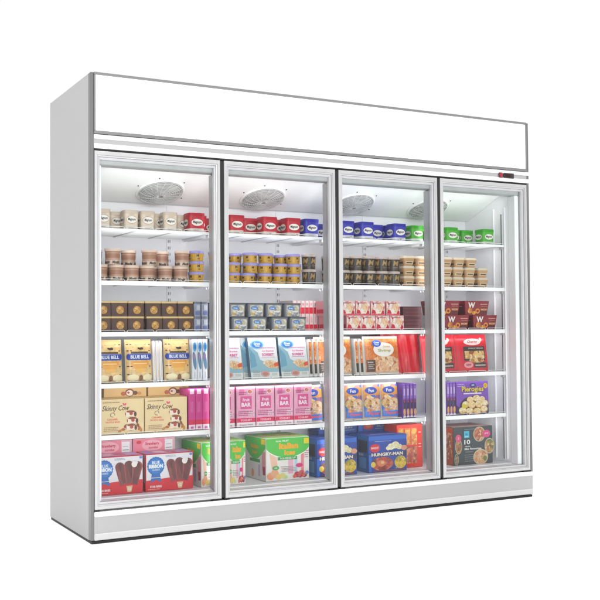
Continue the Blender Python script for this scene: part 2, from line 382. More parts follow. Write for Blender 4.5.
# doors
DX = ((.0155, .601), (.621, 1.207), (1.227, 1.811), (1.831, W - .014))
def door(x0, x1):
    e = empty('door'); e.parent = FR
    z0, z1 = .131, 1.6615
    def ring(o, y, top=None):
        ot = o * 1.35 if top is None else top
        return [(x0 + o, y, z0 + o * 1.1), (x1 - o, y, z0 + o * 1.1), (x1 - o, y, z1 - ot), (x0 + o, y, z1 - ot)]
    prof = [(0, .033), (0, .002), (.002, 0), (.0125, 0), (.0145, .003), (.018, .004), (.0195, .010), (.0255, .011), (.0265, .0125), (.0265, .0335)]
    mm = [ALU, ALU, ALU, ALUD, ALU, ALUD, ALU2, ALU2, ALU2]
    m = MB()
    for k in range(len(prof) - 1):
        a = ring(*prof[k]); b = ring(*prof[k + 1])
        for i in range(4):
            j = (i + 1) % 4
            m.add([a[i], a[j], b[j], b[i]], [(0, 1, 2, 3)], mm[k])
    a = ring(*prof[0]); b = ring(*prof[-1])
    for i in range(4):
        j = (i + 1) % 4; m.add([a[i], a[j], b[j], b[i]], [(3, 2, 1, 0)], ALU2)
    m.build('door_frame', e)
    m = MB(); m.box(x0 + .022, x1 - .022, .0255, .0295, z0 + .025, z1 - .032, GLASS); m.build('glass_pane', e)
    m = MB(); G = [[(x0 + o, y, z0 + o), (x1 - o, y, z0 + o), (x1 - o, y, z1 - o), (x0 + o, y, z1 - o)] for o, y in ((.004, .0336), (.004, .0354), (.012, .0354), (.012, .0336), (.004, .0336))]
    m.loft(G, BLACK, False, False, False); m.build('gasket', e)
    m = MB(); m.box(x1 - .045, x1 + .004, .001, .03, .1235, .1300, BLACK, .001); m.build('hinge', e)
    m = MB(); m.box(x0 - .006, x0 + .022, .001, .03, .1235, .1300, BLACK, .001); m.build('hinge', e)
for a, b in DX: door(a, b)

# ------------------------------------------------------------------ products: one builder per kind, copied out after
def box_body(m, w, d, h, c, mt): m.box(-w / 2, w / 2, 0, d, 0, h, mt, c)
def rrect(w, d, r, z, cy, n=5):
    out = []
    for cx, cyy, a0 in ((w / 2 - r, -d / 2 + r, -90), (w / 2 - r, d / 2 - r, 0), (-w / 2 + r, d / 2 - r, 90), (-w / 2 + r, -d / 2 + r, 180)):
        for i in range(n): a = math.radians(a0 + 90 * i / (n - 1)); out.append((cx + r * math.cos(a), cy + cyy + r * math.sin(a), z))
    return out
def circ(r, z, cy, n=28): return [(r * math.sin(2 * math.pi * i / n), cy - r * math.cos(2 * math.pi * i / n), z) for i in range(n)][::-1]

def squround(name, body, base, word_col, lid, w, h, word='Magnum', halo=None):
    e = empty(name); m = MB(); cy = w / 2; d = w * .96
    zs = h - .012
    m.loft([rrect(w * .93, d * .93, .014, 0, cy), rrect(w * .94, d * .94, .014, zs * .22, cy)], base, True, False)
    m.loft([rrect(w * .94, d * .94, .014, zs * .22, cy), rrect(w * .98, d * .98, .014, zs, cy)], body, False, True)
    def fr(u, v, L): return (u, cy - (d / 2) * (.93 + .05 * v / zs) - (L + .5) * LIFT, v)
    def ls(u, v, L): return (-(w / 2) * (.93 + .05 * v / zs) - (L + .5) * LIFT, cy - u, v)
    for fc in (fr, ls):
        m.on(fc)
        if halo: m.ell(0, h * .5, w * .37, h * .22, 1, halo)
        m.ell(0, h * .5, w * .34, h * .18, 2, 'fbf6ee'); m.text(word, 0, h * .5, h * .135, 3, word_col, .025, width=w * .52, shear=.25)
        m.rect(-w * .25, w * .25, h * .10, h * .125, 1, '8a7a70'); m.rect(-w * .2, w * .12, h * .055, h * .075, 1, 'a09690')
        if halo: m.rect(-w * .18, w * .18, h * .76, h * .79, 1, halo)
    m.build('carton', e)
    m = MB(); m.loft([rrect(w, d * 1.02, .015, zs - .004, cy), rrect(w, d * 1.02, .015, h - .002, cy), rrect(w * .97, d * .99, .014, h, cy)], lid); m.build('lid', e)
    return e
def pint(name, r, h, body, lid, deco):
    e = empty(name); m = MB(); cy = r; zs = h - .009
    m.loft([circ(r * .86, 0, cy), circ(r * .95, zs, cy)], body); deco(m, r, h, cy); m.build('cup', e)
    m = MB(); m.loft([circ(r * .97, zs - .004, cy), circ(r, zs - .003, cy), circ(r, h - .001, cy), circ(r * .95, h, cy)], lid); m.build('lid', e)
    return e
def tubface(r, h, cy): return lambda u, v, L: ((r * (.86 + .09 * v / h) + (L + .4) * LIFT) * math.sin(u / (r * .9)), cy - (r * (.86 + .09 * v / h) + (L + .4) * LIFT) * math.cos(u / (r * .9)), v)
def band(m, r, v0, v1, L, mt): m.rect(-r * 2.6, r * 2.6, v0, v1, L, mt, 24)
def d_brown(m, r, h, cy):
    m.on(tubface(r, h, cy)); band(m, r, h * .70, h * .74, 1, 'c8a590'); band(m, r, h * .34, h * .37, 1, 'd8bca8')
    for row, v in enumerate((.44, .50, .56, .62, .80)):
        for k in range(-9, 10): m.rect(k * .0075 + (.003 if row % 2 else 0), k * .0075 + .003 + (.003 if row % 2 else 0), h * v, h * v + .0022, 2, '7c5646')
    band(m, r, 0, h * .30, 1, 'd9bfae')
    for s0 in (-1, 0, 1): m.text('Mochi', s0 * r * 1.25, h * .15, h * .17, 2, '2e1a14', .05, width=r * .95, shear=.2)
def d_yellow(m, r, h, cy):
    m.on(tubface(r, h, cy))
    for s0 in (-1, 0, 1): m.text('M', s0 * r * 1.15 + .006, h * .55, h * .24, 1, '3a2a16', .03); m.text('oui', s0 * r * 1.15 + .010, h * .26, h * .15, 1, '5a3a20', .02)
    for s0 in (-1, 0, 1): m.rect(s0 * r * 1.15 - .018, s0 * r * 1.15 - .010, h * .16, h * .66, 1, 'd8a848', 2)
def d_dark(m, r, h, cy):
    m.on(tubface(r, h, cy)); band(m, r, h * .04, h * .86, 1, food('chocolate', ['2b2322', '3a302e', '4a3d36', '332a2c', '554436'], 120, (1, 1, .5)))
    for s0 in (-1, 0, 1): m.text('M', s0 * r * 1.2, h * .55, h * .34, 2, 'a98a58', .03, shear=.2); m.rect(s0 * r * 1.2 - .012, s0 * r * 1.2 + .012, h * .24, h * .29, 2, '8b7350', 3); m.rect(s0 * r * 1.2 - .009, s0 * r * 1.2 + .009, h * .15, h * .19, 2, '6b5a48', 3)
def k_cream(): return squround('ice_cream_tub', ink('e8d6c4'), ink('f0e6dc'), '231815', mat('cream_lid', dye('d9c8b8'), .4), .069, .086, halo='cbb29c')
def k_red(): return squround('ice_cream_tub', ink('c6303f'), ink('ecdcd4'), '231815', mat('red_lid', dye('b81e34'), .4), .082, .089)
def k_blue(): return squround('ice_cream_tub', ink('4244b2'), ink('e6e2ee'), '231850', mat('blue_lid', dye('3030a4'), .4), .082, .089)
def k_green(): return squround('ice_cream_tub', ink('56b440'), ink('e2eede'), '1c3a18', mat('green_lid', dye('3ba822'), .4), .082, .084)
def k_brown(): return pint('ice_cream_pint', .0355, .072, ink('b98a74'), mat('pint_cream_lid', dye('e8cfc0'), .4), d_brown)
def k_yellow(): return pint('dessert_tub', .0375, .0485, ink('c79a3e'), mat('lavender_lid', dye('a9a0dc'), .35), d_yellow)
def k_dark(): return pint('ice_cream_pint', .0365, .074, ink('3a302c'), mat('pale_pint_lid', dye('cdbcb6'), .4), d_dark)
def k_tan():
    e = empty('dessert_bowl'); w = .073; cy = w / 2; h = .052; m = MB()
    m.loft([rrect(w * .74, w * .74, .012, 0, cy), rrect(w * .96, w * .96, .012, h - .012, cy)], ink('c79f76'))
    m.on(lambda u, v, L: (u, cy - w / 2 * (.74 + .22 * v / (h - .012)) - (L + .5) * LIFT, v))
    m.rect(-.022, .022, .010, .024, 1, 'e4cba8'); m.rect(-.018, .018, .0135, .0195, 2, '4a3528')
    m.on(lambda u, v, L: (-w / 2 * (.74 + .22 * v / (h - .012)) - (L + .5) * LIFT, cy - u, v)); m.rect(-.02, .02, .012, .022, 1, '5c4434')
    m.build('bowl', e)
    m = MB(); m.loft([rrect(w, w, .013, h - .0125, cy), rrect(w, w, .013, h - .009, cy), rrect(w * .92, w * .92, .012, h - .007, cy), rrect(w * .9, w * .9, .012, h, cy)], mat('pale_bowl_lid', dye('ecdcc6'), .3)); m.build('lid', e)
    return e
def k_brownbox():
    e = empty('truffle_box'); w, h, d = .074, .068, .09; m = MB(); m.box(-w / 2, w / 2, 0, d, 0, h - .009, mat('dark_brown_carton', dye('50301f'), .4, noise=.25, nscale=25), .001)
    gold = food('gold_ball', ['a8763a', 'c9954e', 'd8aa66', 'b4803e'], 90)
    m.on(front()); m.ell(.004, h * .42, .0175, .0185, 2, gold); m.ell(-.001, h * .52, .006, .005, 3, 'e2b878'); m.rect(-w / 2 + .002, -w / 2 + .008, .004, h - .014, 1, '3a2638')
    m.on(leftside(-w / 2)); m.ell(-.045, h * .42, .02, .02, 1, gold); m.build('carton', e)
    m = MB(); m.box(-w / 2 - .001, w / 2 + .001, -.001, d + .001, h - .0088, h, mat('cream_tray_lid', dye('d9bc8a'), .4), .001); m.build('lid', e)
    return e
def k_tray(name='ready_meal_tray', rim='4a4c52'):
    e = empty(name); w, h, d = .092, .066, .12; m = MB()
    def R(k, z): return rrect(w * k, d * k, .012, z, d / 2)
    m.loft([R(.92, 0), R(.98, h - .006)], ink('7c7e88'))
    fc = lambda u, v, L: (u, d / 2 - d / 2 * (.92 + .06 * v / (h - .006)) - (L + .5) * LIFT, v); m.on(fc)
    m.rect(-.034, .034, .004, .056, 1, food('casserole', ['8c8a94', 'c6bda2', 'd9cfa6', 'a8aab8', 'e0dccf'], 70))
    m.ell(-.012, .042, .018, .009, 2, '4c7fc4'); m.text('Great', -.012, .042, .0065, 3, 'f2f6fa', .02); m.rect(-.002, .030, .024, .029, 2, 'e6e6ea'); m.rect(.004, .028, .016, .019, 2, '5a5a70'); m.ell(-.02, .014, .009, .007, 2, 'c8a860')
    m.on(lambda u, v, L: (-w / 2 * (.92 + .06 * v / (h - .006)) - (L + .5) * LIFT, d / 2 - u, v)); m.rect(-.045, .045, .006, .054, 1, food('casserole2', ['74747e', '9a9690', '868894'], 60)); m.rect(-.03, .03, .03, .042, 2, 'a9adb8')
    m.build('tray', e)
    m = MB(); m.loft([R(1, h - .0065), R(1.02, h - .003), R(1.0, h)], mat('dark_tray_rim', hexc(rim), .4)); m.build('rim', e)
    return e
def k_greytub():
    e = empty('dessert_tub'); w, h = .034, .068; m = MB(); m.loft([rrect(w * .9, .06, .006, 0, .03), rrect(w, .066, .006, h - .01, .033)], ink('9fa3b4'))
    m.on(lambda u, v, L: (u, -.0008 - L * LIFT, v)); m.rect(-.012, .012, .006, .024, 1, '6a76a4'); m.rect(-.011, .011, .030, .052, 1, 'c4c6d0'); m.rect(-.011, -.006, .03, .052, 2, '7c88a8'); m.build('cup', e)
    m = MB(); m.loft([rrect(w * 1.02, .068, .006, h - .0105, .033), rrect(w * 1.02, .068, .006, h, .033)], mat('slate_lid', dye('6e7282'), .4)); m.build('lid', e)
    return e
def one(m, name): return m.build(name)
def k_spine():
    m = MB(); w, d, h = .0225, .15, .15; m.box(-w / 2, w / 2, 0, d, 0, h, ink('f2dfe0'), .001); m.on(front())
    m.rect(-w / 2 + .001, w / 2 - .001, .084, .116, 1, 'e0384a'); m.rect(-w / 2 + .001, w / 2 - .001, .004, .030, 1, 'e0384a'); m.rect(-w / 2 + .001, -w / 2 + .004, .03, .084, 1, 'd88a94'); m.rect(-w / 2 + .001, -w / 2 + .004, .116, .148, 1, 'd88a94')
    m.text('IIII', .002, .132, .012, 2, 'd05060', 0, width=.009); m.text('III', .002, .055, .03, 2, 'e6a0a8', 0, width=.008)
    return one(m, 'slim_carton')
def k_pink():
    m = MB(); w, d, h = .0835, .1, .0735; m.box(-w / 2, w / 2, 0, d, 0, h, ink('f0c6c8'), .001); m.on(front())
    m.rect(-w / 2 + .001, w / 2 - .001, .002, h - .002, 1, food('strawberry_swirl', ['f3d9da', 'e9b0b0', 'f4e6dc', 'e27a86', 'f0c4a4', 'f7eeee'], 62))
    m.ell(.012, .040, .020, .022, 2, food('peach_dessert', ['f2c8a0', 'f4dcc0', 'eab48e'], 80)); m.rect(-w / 2 + .001, w / 2 - .001, .001, .006, 3, 'd93a52')
    m.poly([(-.040, .008), (-.012, .008), (-.018, .026), (-.034, .030)], 3, 'cf2f4a'); m.poly([(.018, .007), (.038, .007), (.036, .022), (.026, .026)], 3, 'c82c44')
    m.ell(-.004, .022, .010, .010, 3, 'f8ece0'); m.text('Strawberry', -.008, .062, .007, 3, '8e2438', .02, shear=.2); m.ell(-.028, .058, .005, .005, 3, 'a83048')
    m.on(leftside(-w / 2)); m.rect(-.098, -.002, .002, h - .002, 1, 'e9a2a8'); m.rect(-.09, -.01, .01, .03, 2, 'cf4058')
    return one(m, 'dessert_carton')
def k_maroon():
    m = MB(); w, d, h = .114, .1, .06; m.box(-w / 2, w / 2, 0, d, 0, h, mat('maroon_carton', dye('5e2c34'), .5, noise=.12, nscale=40), .0012); m.on(front()); m.rect(-w / 2 + .004, w / 2 - .004, h - .012, h - .009, 1, '7a4448'); m.rect(-.045, .045, .012, .016, 1, '8a4248')
    m.text('DARK CHOCOLATE', 0, .030, .008, 1, '8e5450', .01, width=.08)
    return one(m, 'chocolate_carton')
def k_w():
    m = MB(); w, h, d = .165, .076, .14
    R = lambda k, z: rrect(w * k, d * k, .008, z, d / 2)
    bd = mat('dark_red_carton', dye('8a1f2c'), .4, noise=.12, nscale=30)
    m.loft([R(.88, 0), R(1, h)], bd, smooth=False)
    m.on(lambda u, v, L: (u, d / 2 - d / 2 * (.88 + .12 * v / h) - (L + .5) * LIFT, v))
    m.rect(-.066, .066, .004, .022, 1, '5e141e')
    m.text('W', -.038, .053, .028, 2, 'f2ece6', .04); m.ell(-.046, .024, .016, .015, 2, food('noodle', ['d8862c', 'f0b860', 'c45a24', 'e8a040'], 90)); m.ell(.004, .022, .015, .014, 2, 'e8963a'); m.ell(.004, .022, .008, .007, 3, '8a1f2c'); m.ell(-.020, .012, .012, .010, 3, food('noodle', [], 0) if 'picture_noodle' in MATS else 'e8963a')
    m.rect(.020, .068, .056, .060, 2, 'd89a90'); m.rect(.026, .066, .046, .049, 2, 'c07468'); m.text('WOW', .046, .030, .010, 2, 'f0c890', .03)
    m.on(lambda u, v, L: (-w / 2 * (.88 + .12 * v / h) - (L + .5) * LIFT, d / 2 - u, v)); m.rect(-.05, .05, .01, .06, 1, '561820'); m.rect(-.04, .04, .045, .05, 2, 'b86a60')
    return one(m, 'noodle_box')
def pillow(m, w, h, t, body, lean=0., crimp=None, nx=10, nz=12, wob=.3):
    """a filled bag standing up: two bulged sheets meeting at crimped edges; top leans back"""
    def Y(u, v, s): 
        a = (1 - abs(2 * u - 1) ** 3) * (1 - abs(2 * v - 1) ** 4)
        return t / 2 - s * (t / 2) * max(0, a) ** .5 * (1 + .06 * wob * math.sin(17 * u + 9 * v) + .05 * wob * math.sin(31 * v)) + lean * v * h
    P = lambda u, v, s: (-w / 2 + w * u, Y(u, v, s), h * v)
    for s in (1, -1):
        vs = [P(i / nx, j / nz, s) for j in range(nz + 1) for i in range(nx + 1)]
        fs = [(j * (nx + 1) + i, j * (nx + 1) + i + 1, (j + 1) * (nx + 1) + i + 1, (j + 1) * (nx + 1) + i) for j in range(nz) for i in range(nx)]
        m.add(vs, fs if s == 1 else [f[::-1] for f in fs], body, True)
    def face(u, v, L):
        uu = min(1, max(0, (u + w / 2) / w)); vv = min(1, max(0, v / h)); return (u, Y(uu, vv, 1) - (L + 1) * LIFT * 1.2, v)
    return face
def grid(m, u0, u1, v0, v1, L, mt, nu=10, nv=12):
    pts = [(u0 + (u1 - u0) * i / nu, v0 + (v1 - v0) * j / nv) for j in range(nv + 1) for i in range(nu + 1)]
    m.pr(pts, [(j * (nu + 1) + i, j * (nu + 1) + i + 1, (j + 1) * (nu + 1) + i + 1, (j + 1) * (nu + 1) + i) for j in range(nv) for i in range(nu)], L, mt)
def gell(m, cu, cv, ru, rv, L, mt):
    n = 28; rings = [0.001, .35, .7, 1]; pts = [(cu + ru * r * math.cos(2 * math.pi * i / n), cv + rv * r * math.sin(2 * math.pi * i / n)) for r in rings for i in range(n)]
    fs = [(k * n + i, k * n + (i + 1) % n, (k + 1) * n + (i + 1) % n, (k + 1) * n + i) for k in range(3) for i in range(n)]
    m.pr(pts, fs, L, mt)
def k_bb():
    m = MB(); w, h, t = .124, .192, .05
    f = pillow(m, w, h, t, ink('e8cfa2'), .10); m.on(f)
    grid(m, -w / 2 + .003, w / 2 - .003, .004, h - .004, 1, mat('cookie_print', dye('e3c089'), .35, noise=.24, nscale=60))
    for v in (.170, .142, .072, .036, .006):
        for u in (-.050, -.036, -.020, -.004, .012, .028, .044):
            if v in (.072, .142, .036) and abs(u) < .035: continue
            m.ell(u + .004 * math.sin(u * 900 + v * 700), v, .0055, .0024, 2, '4a2e1c', 8)
    gell(m, 0, .178, .05, .010, 2, ink('efb884'))
    m.poly([(-.004, .148), (.004, .146), (.016, .147), (.018, .154), (.012, .158), (.0, .156), (-.008, .158), (-.010, .152)], 3, '3a2418')
    grid(m, -.040, .040, .130, .138, 3, ink('5a4628'), 8, 1)
    grid(m, -.052, .052, .100, .129, 4, ink('2f44a0'), 10, 3); gell(m, -.050, .1145, .009, .0145, 4, ink('2f44a0')); gell(m, .050, .1145, .009, .0145, 4, ink('2f44a0'))
    grid(m, -.050, .050, .1255, .1275, 5, ink('8fa0dc'), 8, 1)
    m.text('BLUE BELL', 0, .1145, .014, 6, 'e8ecfa', .03, width=.086)
    pts = [(-.042, .094), (.042, .094), (.040, .075), (.022, .052), (0, .042), (-.022, .052), (-.040, .075)]
    grid(m, -.042, .042, .078, .095, 3, ink('e9a04a'), 8, 2); grid(m, -.034, .034, .062, .078, 3, ink('eaaa58'), 8, 2); grid(m, -.022, .022, .046, .062, 3, ink('edb868'), 6, 2)
    grid(m, -.032, .032, .082, .087, 4, ink('f4cf92'), 6, 1)
    gell(m, -.032, .022, .026, .015, 3, ink('f3e3be')); gell(m, .036, .022, .024, .015, 3, ink('f3e3be')); m.ell(.004, .020, .009, .014, 4, '7e5432', 12)
    return one(m, 'cookie_bag')
def k_wsp():
    m = MB(); w, h, t = .015, .186, .12; lean = .08
    def Q(z, k): return [(x, y + lean * z, z) for x, y, _ in rrect(w * k, t, .004, 0, t / 2, 3)]
    m.loft([Q(0, .6), Q(.01, 1), Q(h * .5, 1.02), Q(h - .012, .95), Q(h, .4)], ink('ece8ec')); m.on(lambda u, v, L: (u, lean * v - (L + .6) * LIFT, v)); m.rect(-.0015, .002, .02, h - .02, 1, 'e2c8a4')
    return one(m, 'cookie_bag')
def k_bluespine():
    m = MB(); w, h = .024, .19; m.box(-w / 2, w / 2, 0, .12, 0, h, ink('e6e8f0'), .002); m.on(front())
    m.ell(0, .155, .009, .021, 1, '5aa2d8'); m.ell(.001, .155, .004, .012, 2, '3474b4'); m.ell(-.001, .092, .0085, .042, 1, '5f86a8', rot=.12); m.ell(-.002, .112, .006, .014, 2, '9a7fa8'); m.rect(-.002, .002, .012, .04, 1, 'b8bcc8')
    return one(m, 'slim_carton')
def k_gv():
    m = MB(); w, h, d = .150, .195, .026
    lean = .22
    def box3(z): return [(-w / 2, lean * z, z), (w / 2, lean * z, z), (w / 2, lean * z + d, z), (-w / 2, lean * z + d, z)]
    m.loft([box3(0), box3(h)], ink('e8eaec'), smooth=False)
    m.on(lambda u, v, L: (u, lean * v - L * LIFT, v))
    m.rect(-w / 2 + .001, w / 2 - .001, .001, .070, 1, 'dfe0de')
    m.poly([(-w / 2 + .001, .160), (-.03, .125), (-.02, .09), (.03, .065), (w / 2 - .001, .06), (w / 2 - .001, .03), (-w / 2 + .001, .03)], 2, '8fb4c2')
    m.poly([(-w / 2 + .001, .15), (-.045, .11), (-.04, .06), (-w / 2 + .001, .05)], 3, '6f9fb8')
    m.poly([(-.01, .075), (.02, .088), (.06, .082), (w / 2 - .001, .06), (w / 2 - .001, .046), (.02, .05)], 4, food('fish_fillet', ['e8c9a4', 'f0dcc0', 'd8a878'], 60))
    m.poly([(.05, .070), (w / 2 - .001, .078), (w / 2 - .001, .058), (.055, .056)], 5, 'd8583c')
    m.ell(-.03, .162, .036, .021, 5, '7fb6e0'); m.ell(-.03, .162, .029, .016, 6, '3a78c0'); m.text('Great', -.03, .166, .010, 7, 'f4f8fc', .02); m.text('Value', -.03, .156, .008, 7, 'f4f8fc', .02)
    m.ell(.022, .118, .050, .026, 4, 'f2eef2'); m.text('Ice Sherbet', .026, .131, .008, 5, 'e85aa0', .02, width=.062); m.text('SORBET', .024, .113, .012, 5, 'd4408e', .03, width=.064)
    m.ell(.0, .022, .024, .014, 5, 'cfa6a0'); m.ell(.0, .022, .016, .009, 6, 'b98078'); m.rect(.034, .064, .014, .026, 5, 'c8cac6')
    fine(m, -.02, .066, .140, .150, 1, 'd890b8'); fine(m, -.065, -.03, .008, .04, 4, 'a0a4a4'); fine(m, -.01, .06, .098, .103, 1, 'b0608c')
    m.on(lambda u, v, L: (-w / 2 - L * LIFT, lean * v - u, v)); m.rect(-d + .001, -.001, .002, h - .002, 1, '5b7f98')
    return one(m, 'frozen_dessert_box')
def k_orsp():
    m = MB(); w, h, t = .024, .185, .1
    lean = .10
    def R(z, k): return [(x, y + lean * z, z) for x, y, _ in rrect(w * k, t, .006, 0, t / 2, 3)]
    m.loft([R(0, .7), R(.01, 1), R(h * .5, 1.02), R(h - .012, .96), R(h, .4)], ink('d8d4d0'))
    m.on(lambda u, v, L: (u, lean * v - (L + .6) * LIFT, v)); m.rect(-.007, .007, .062, h - .014, 1, food('orange_print', ['d8763a', 'e89a5a', 'c8602c'], 70)); m.rect(-.007, .007, .016, .062, 2, '2e2420'); m.rect(-.0045, .0045, .084, .10, 3, 'e8b890')
    return one(m, 'snack_bag')
def k_or():
    m = MB(); w, h, t = .212, .195, .05
    f = pillow(m, w, h, t, ink('e6ded6'), .10); m.on(f)
    grid(m, -w / 2 + .006, w / 2 - .006, .014, h - .012, 1, food('orange_bag', ['d8763a', 'e08a4c', 'cf6c30', 'e6a068'], 45), 14, 12)
    grid(m, -.045, w / 2 - .007, .015, .080, 2, food('shrimp', ['e8b486', 'f3d6b2', 'd8925c', 'f6e2c8', 'b8683a', 'eac09a'], 55), 12, 6)
    gell(m, .01, .078, .07, .018, 2, food('shrimp', [], 0))
    gell(m, .005, .128, .062, .036, 3, ink('f4f0ea'))
    gell(m, -.036, .160, .026, .018, 4, ink('2d5fc4')); m.text('Great', -.036, .164, .009, 5, 'f4f8fc', .02); m.text('Value', -.036, .154, .008, 5, 'f4f8fc', .02)
    m.text('Cooked', .022, .143, .008, 4, 'e8a03a', .02, width=.042); m.text('Shrimp', .008, .122, .013, 4, 'b9a85a', .03, width=.078)
    grid(m, -w / 2 + .010, -.050, .016, .076, 3, ink('46281f'), 5, 5)
    for i, v in enumerate((.030, .040, .050)): grid(m, -w / 2 + .018, -.056 - .006 * (i % 2), v, v + .004, 4, ink('b8a49a'), 4, 1)
    m.text('SHARE', -.076, .064, .007, 4, 'e6d8cc', .02)
    return one(m, 'shrimp_bag')
def k_redsp():
    m = MB(); w, h, t = .24, .205, .12
    lean = .06; cols = 20; rows = 12; rng = random.Random(3)
    def Y(i, j): return lean * h * j / rows + .006 * math.sin(i * 1.15 + .25 * j) + rng.uniform(-.0022, .0022)
    grd = [[(-w / 2 + w * i / cols, Y(i, j), h * j / rows) for i in range(cols + 1)] for j in range(rows + 1)]
    vs = [p for r in grd for p in r]; n = cols + 1
    m.add(vs, [(j * n + i, j * n + i + 1, (j + 1) * n + i + 1, (j + 1) * n + i) for j in range(rows) for i in range(cols)], mat('red_foil', dye('cf2a36'), .3, noise=.12, nscale=20), True)
    m.box(-w / 2 + .001, w / 2 - .001, .016, t, .001, h - .004, ink('b8202c')); m.add([grd[0][0], grd[0][-1], grd[-1][-1], grd[-1][0], (-w / 2, .02, 0), (w / 2, .02, 0), (w / 2, .02, h), (-w / 2, .02, h)], [(0, 4, 7, 3), (1, 2, 6, 5), (3, 7, 6, 2)], ink('b8202c'))
    return one(m, 'snack_bag')
def k_redbag():
    m = MB(); w, h, t = .215, .200, .04
    f = pillow(m, w, h, t, ink('d02432'), .14); m.on(f)
    grid(m, -w / 2 + .004, w / 2 - .004, .006, h - .006, 1, mat('red_bag_print', dye('d22a38'), .35, noise=.05, nscale=12))
    gell(m, .002, .160, .056, .018, 2, ink('f0d4cf')); m.text('Charity', .002, .160, .012, 3, 'b03040', .02, width=.07, shear=.2); gell(m, .058, .172, .009, .010, 3, ink('f2e0c8'))
    grid(m, -.062, .082, .060, .136, 2, ink('332c2c'), 10, 6); m.text('GARLIC BREAD', .02, .126, .007, 3, 'cfc8bc', .02, width=.10)
    grid(m, -.056, .076, .070, .112, 3, food('toast', ['d8a85c', 'ecca8a', 'b87a38', 'f2dfb0', '9a5a2c'], 55), 10, 4)
    gell(m, .02, .062, .05, .014, 4, food('toast', [], 0)); m.ell(-.036, .038, .030, .017, 5, 'e89aa0'); m.text('NEW', -.036, .038, .010, 6, 'a02030', .03)
    grid(m, .0, .088, .022, .050, 4, ink('3a2c2e'), 6, 2); grid(m, .008, .08, .032, .038, 5, ink('c8b8a8'), 4, 1)
    return one(m, 'bread_bag')
def k_sc():
    m = MB(); w, h, d = .203, .155, .11; m.box(-w / 2, w / 2, 0, d, 0, h, ink('ecd2a4'), .0015); m.on(front())
    m.rect(-w / 2 + .002, w / 2 - .002, .002, h - .002, 1, mat('caramel_print', dye('ecd3a6'), .4, noise=.04, nscale=10))
    m.text('Skinny Cow', -.030, .112, .022, 2, '4a2e22', .012, width=.125, shear=.3); 
    for i in range(9): m.ell(-.045 + .010 * math.cos(i * .6), .086 + .009 * math.sin(i * .6), .0022, .0022, 2, '4a2e22', 6)
    m.ell(.006, .131, .004, .007, 2, 'e2607c', rot=.6); m.ell(.014, .131, .004, .006, 2, 'e2607c', rot=-.6)
    m.text('CARAMEL', -.045, .066, .008, 2, 'e07a64', .03, width=.05); m.text('TRUFFLE BARS', -.045, .054, .007, 2, 'e07a64', .03, width=.068)
    def candy(cx, cz):
        m.ell(cx, cz, .026, .0145, 3, '7a4028'); m.rect(cx - .022, cx + .020, cz - .013, cz + .010, 4, 'f5e3d2'); m.ell(cx, cz + .010, .020, .005, 5, '8e4e34'); m.ell(cx + .002, cz + .001, .008, .007, 6, 'b8483e'); m.ell(cx + .021, cz - .002, .006, .011, 6, '63301f')
    candy(.040, .028); candy(.046, .058); candy(.038, .088)
    for i, (a, b) in enumerate(((.004, .020), (-.012, .014), (.014, .034), (.078, .022), (.086, .014), (.072, .036))): m.ell(a, b, .010, .006, 2, ('b8683c', 'c88a50', '8e4a2c')[i % 3], 10, rot=.4 * i)
    fine(m, -.085, -.02, .012, .034, 3, 'b08c70'); fine(m, -.09, -.01, .136, .144, 1, 'a07858')
    m.on(topface(h)); m.rect(-w / 2 + .003, w / 2 - .003, .003, d - .003, 1, 'd8b47c'); m.text('Skinny Cow', 0, .05, .02, 2, '4a2e22', .01, width=.12, shear=.3)
    m.on(leftside(-w / 2)); m.rect(-d + .002, -.002, .002, h - .002, 1, 'd9b886'); m.text('Skinny Cow', -.055, .09, .014, 2, '5a3a2a', .01, width=.08)
    return one(m, 'ice_cream_bar_box')
def k_scflat():
    m = MB(); w, h, d = .203, .045, .15; m.box(-w / 2, w / 2, 0, d, 0, h, ink('d9b47c'), .0015); m.on(front())
    for a, b, r, c in ((.0, .020, .022, '7a4028'), (.0, .018, .016, 'f5e3d2'), (-.006, .02, .006, 'a85040'), (.026, .018, .012, '63301f'), (-.03, .016, .012, 'b8603c'), (.046, .016, .009, 'c88a50')): m.ell(a + .02, b, r, r * .8, 2, c)
    m.rect(-w / 2 + .002, w / 2 - .002, .002, h - .002, 1, 'dfb97e')
    return one(m, 'ice_cream_bar_box')
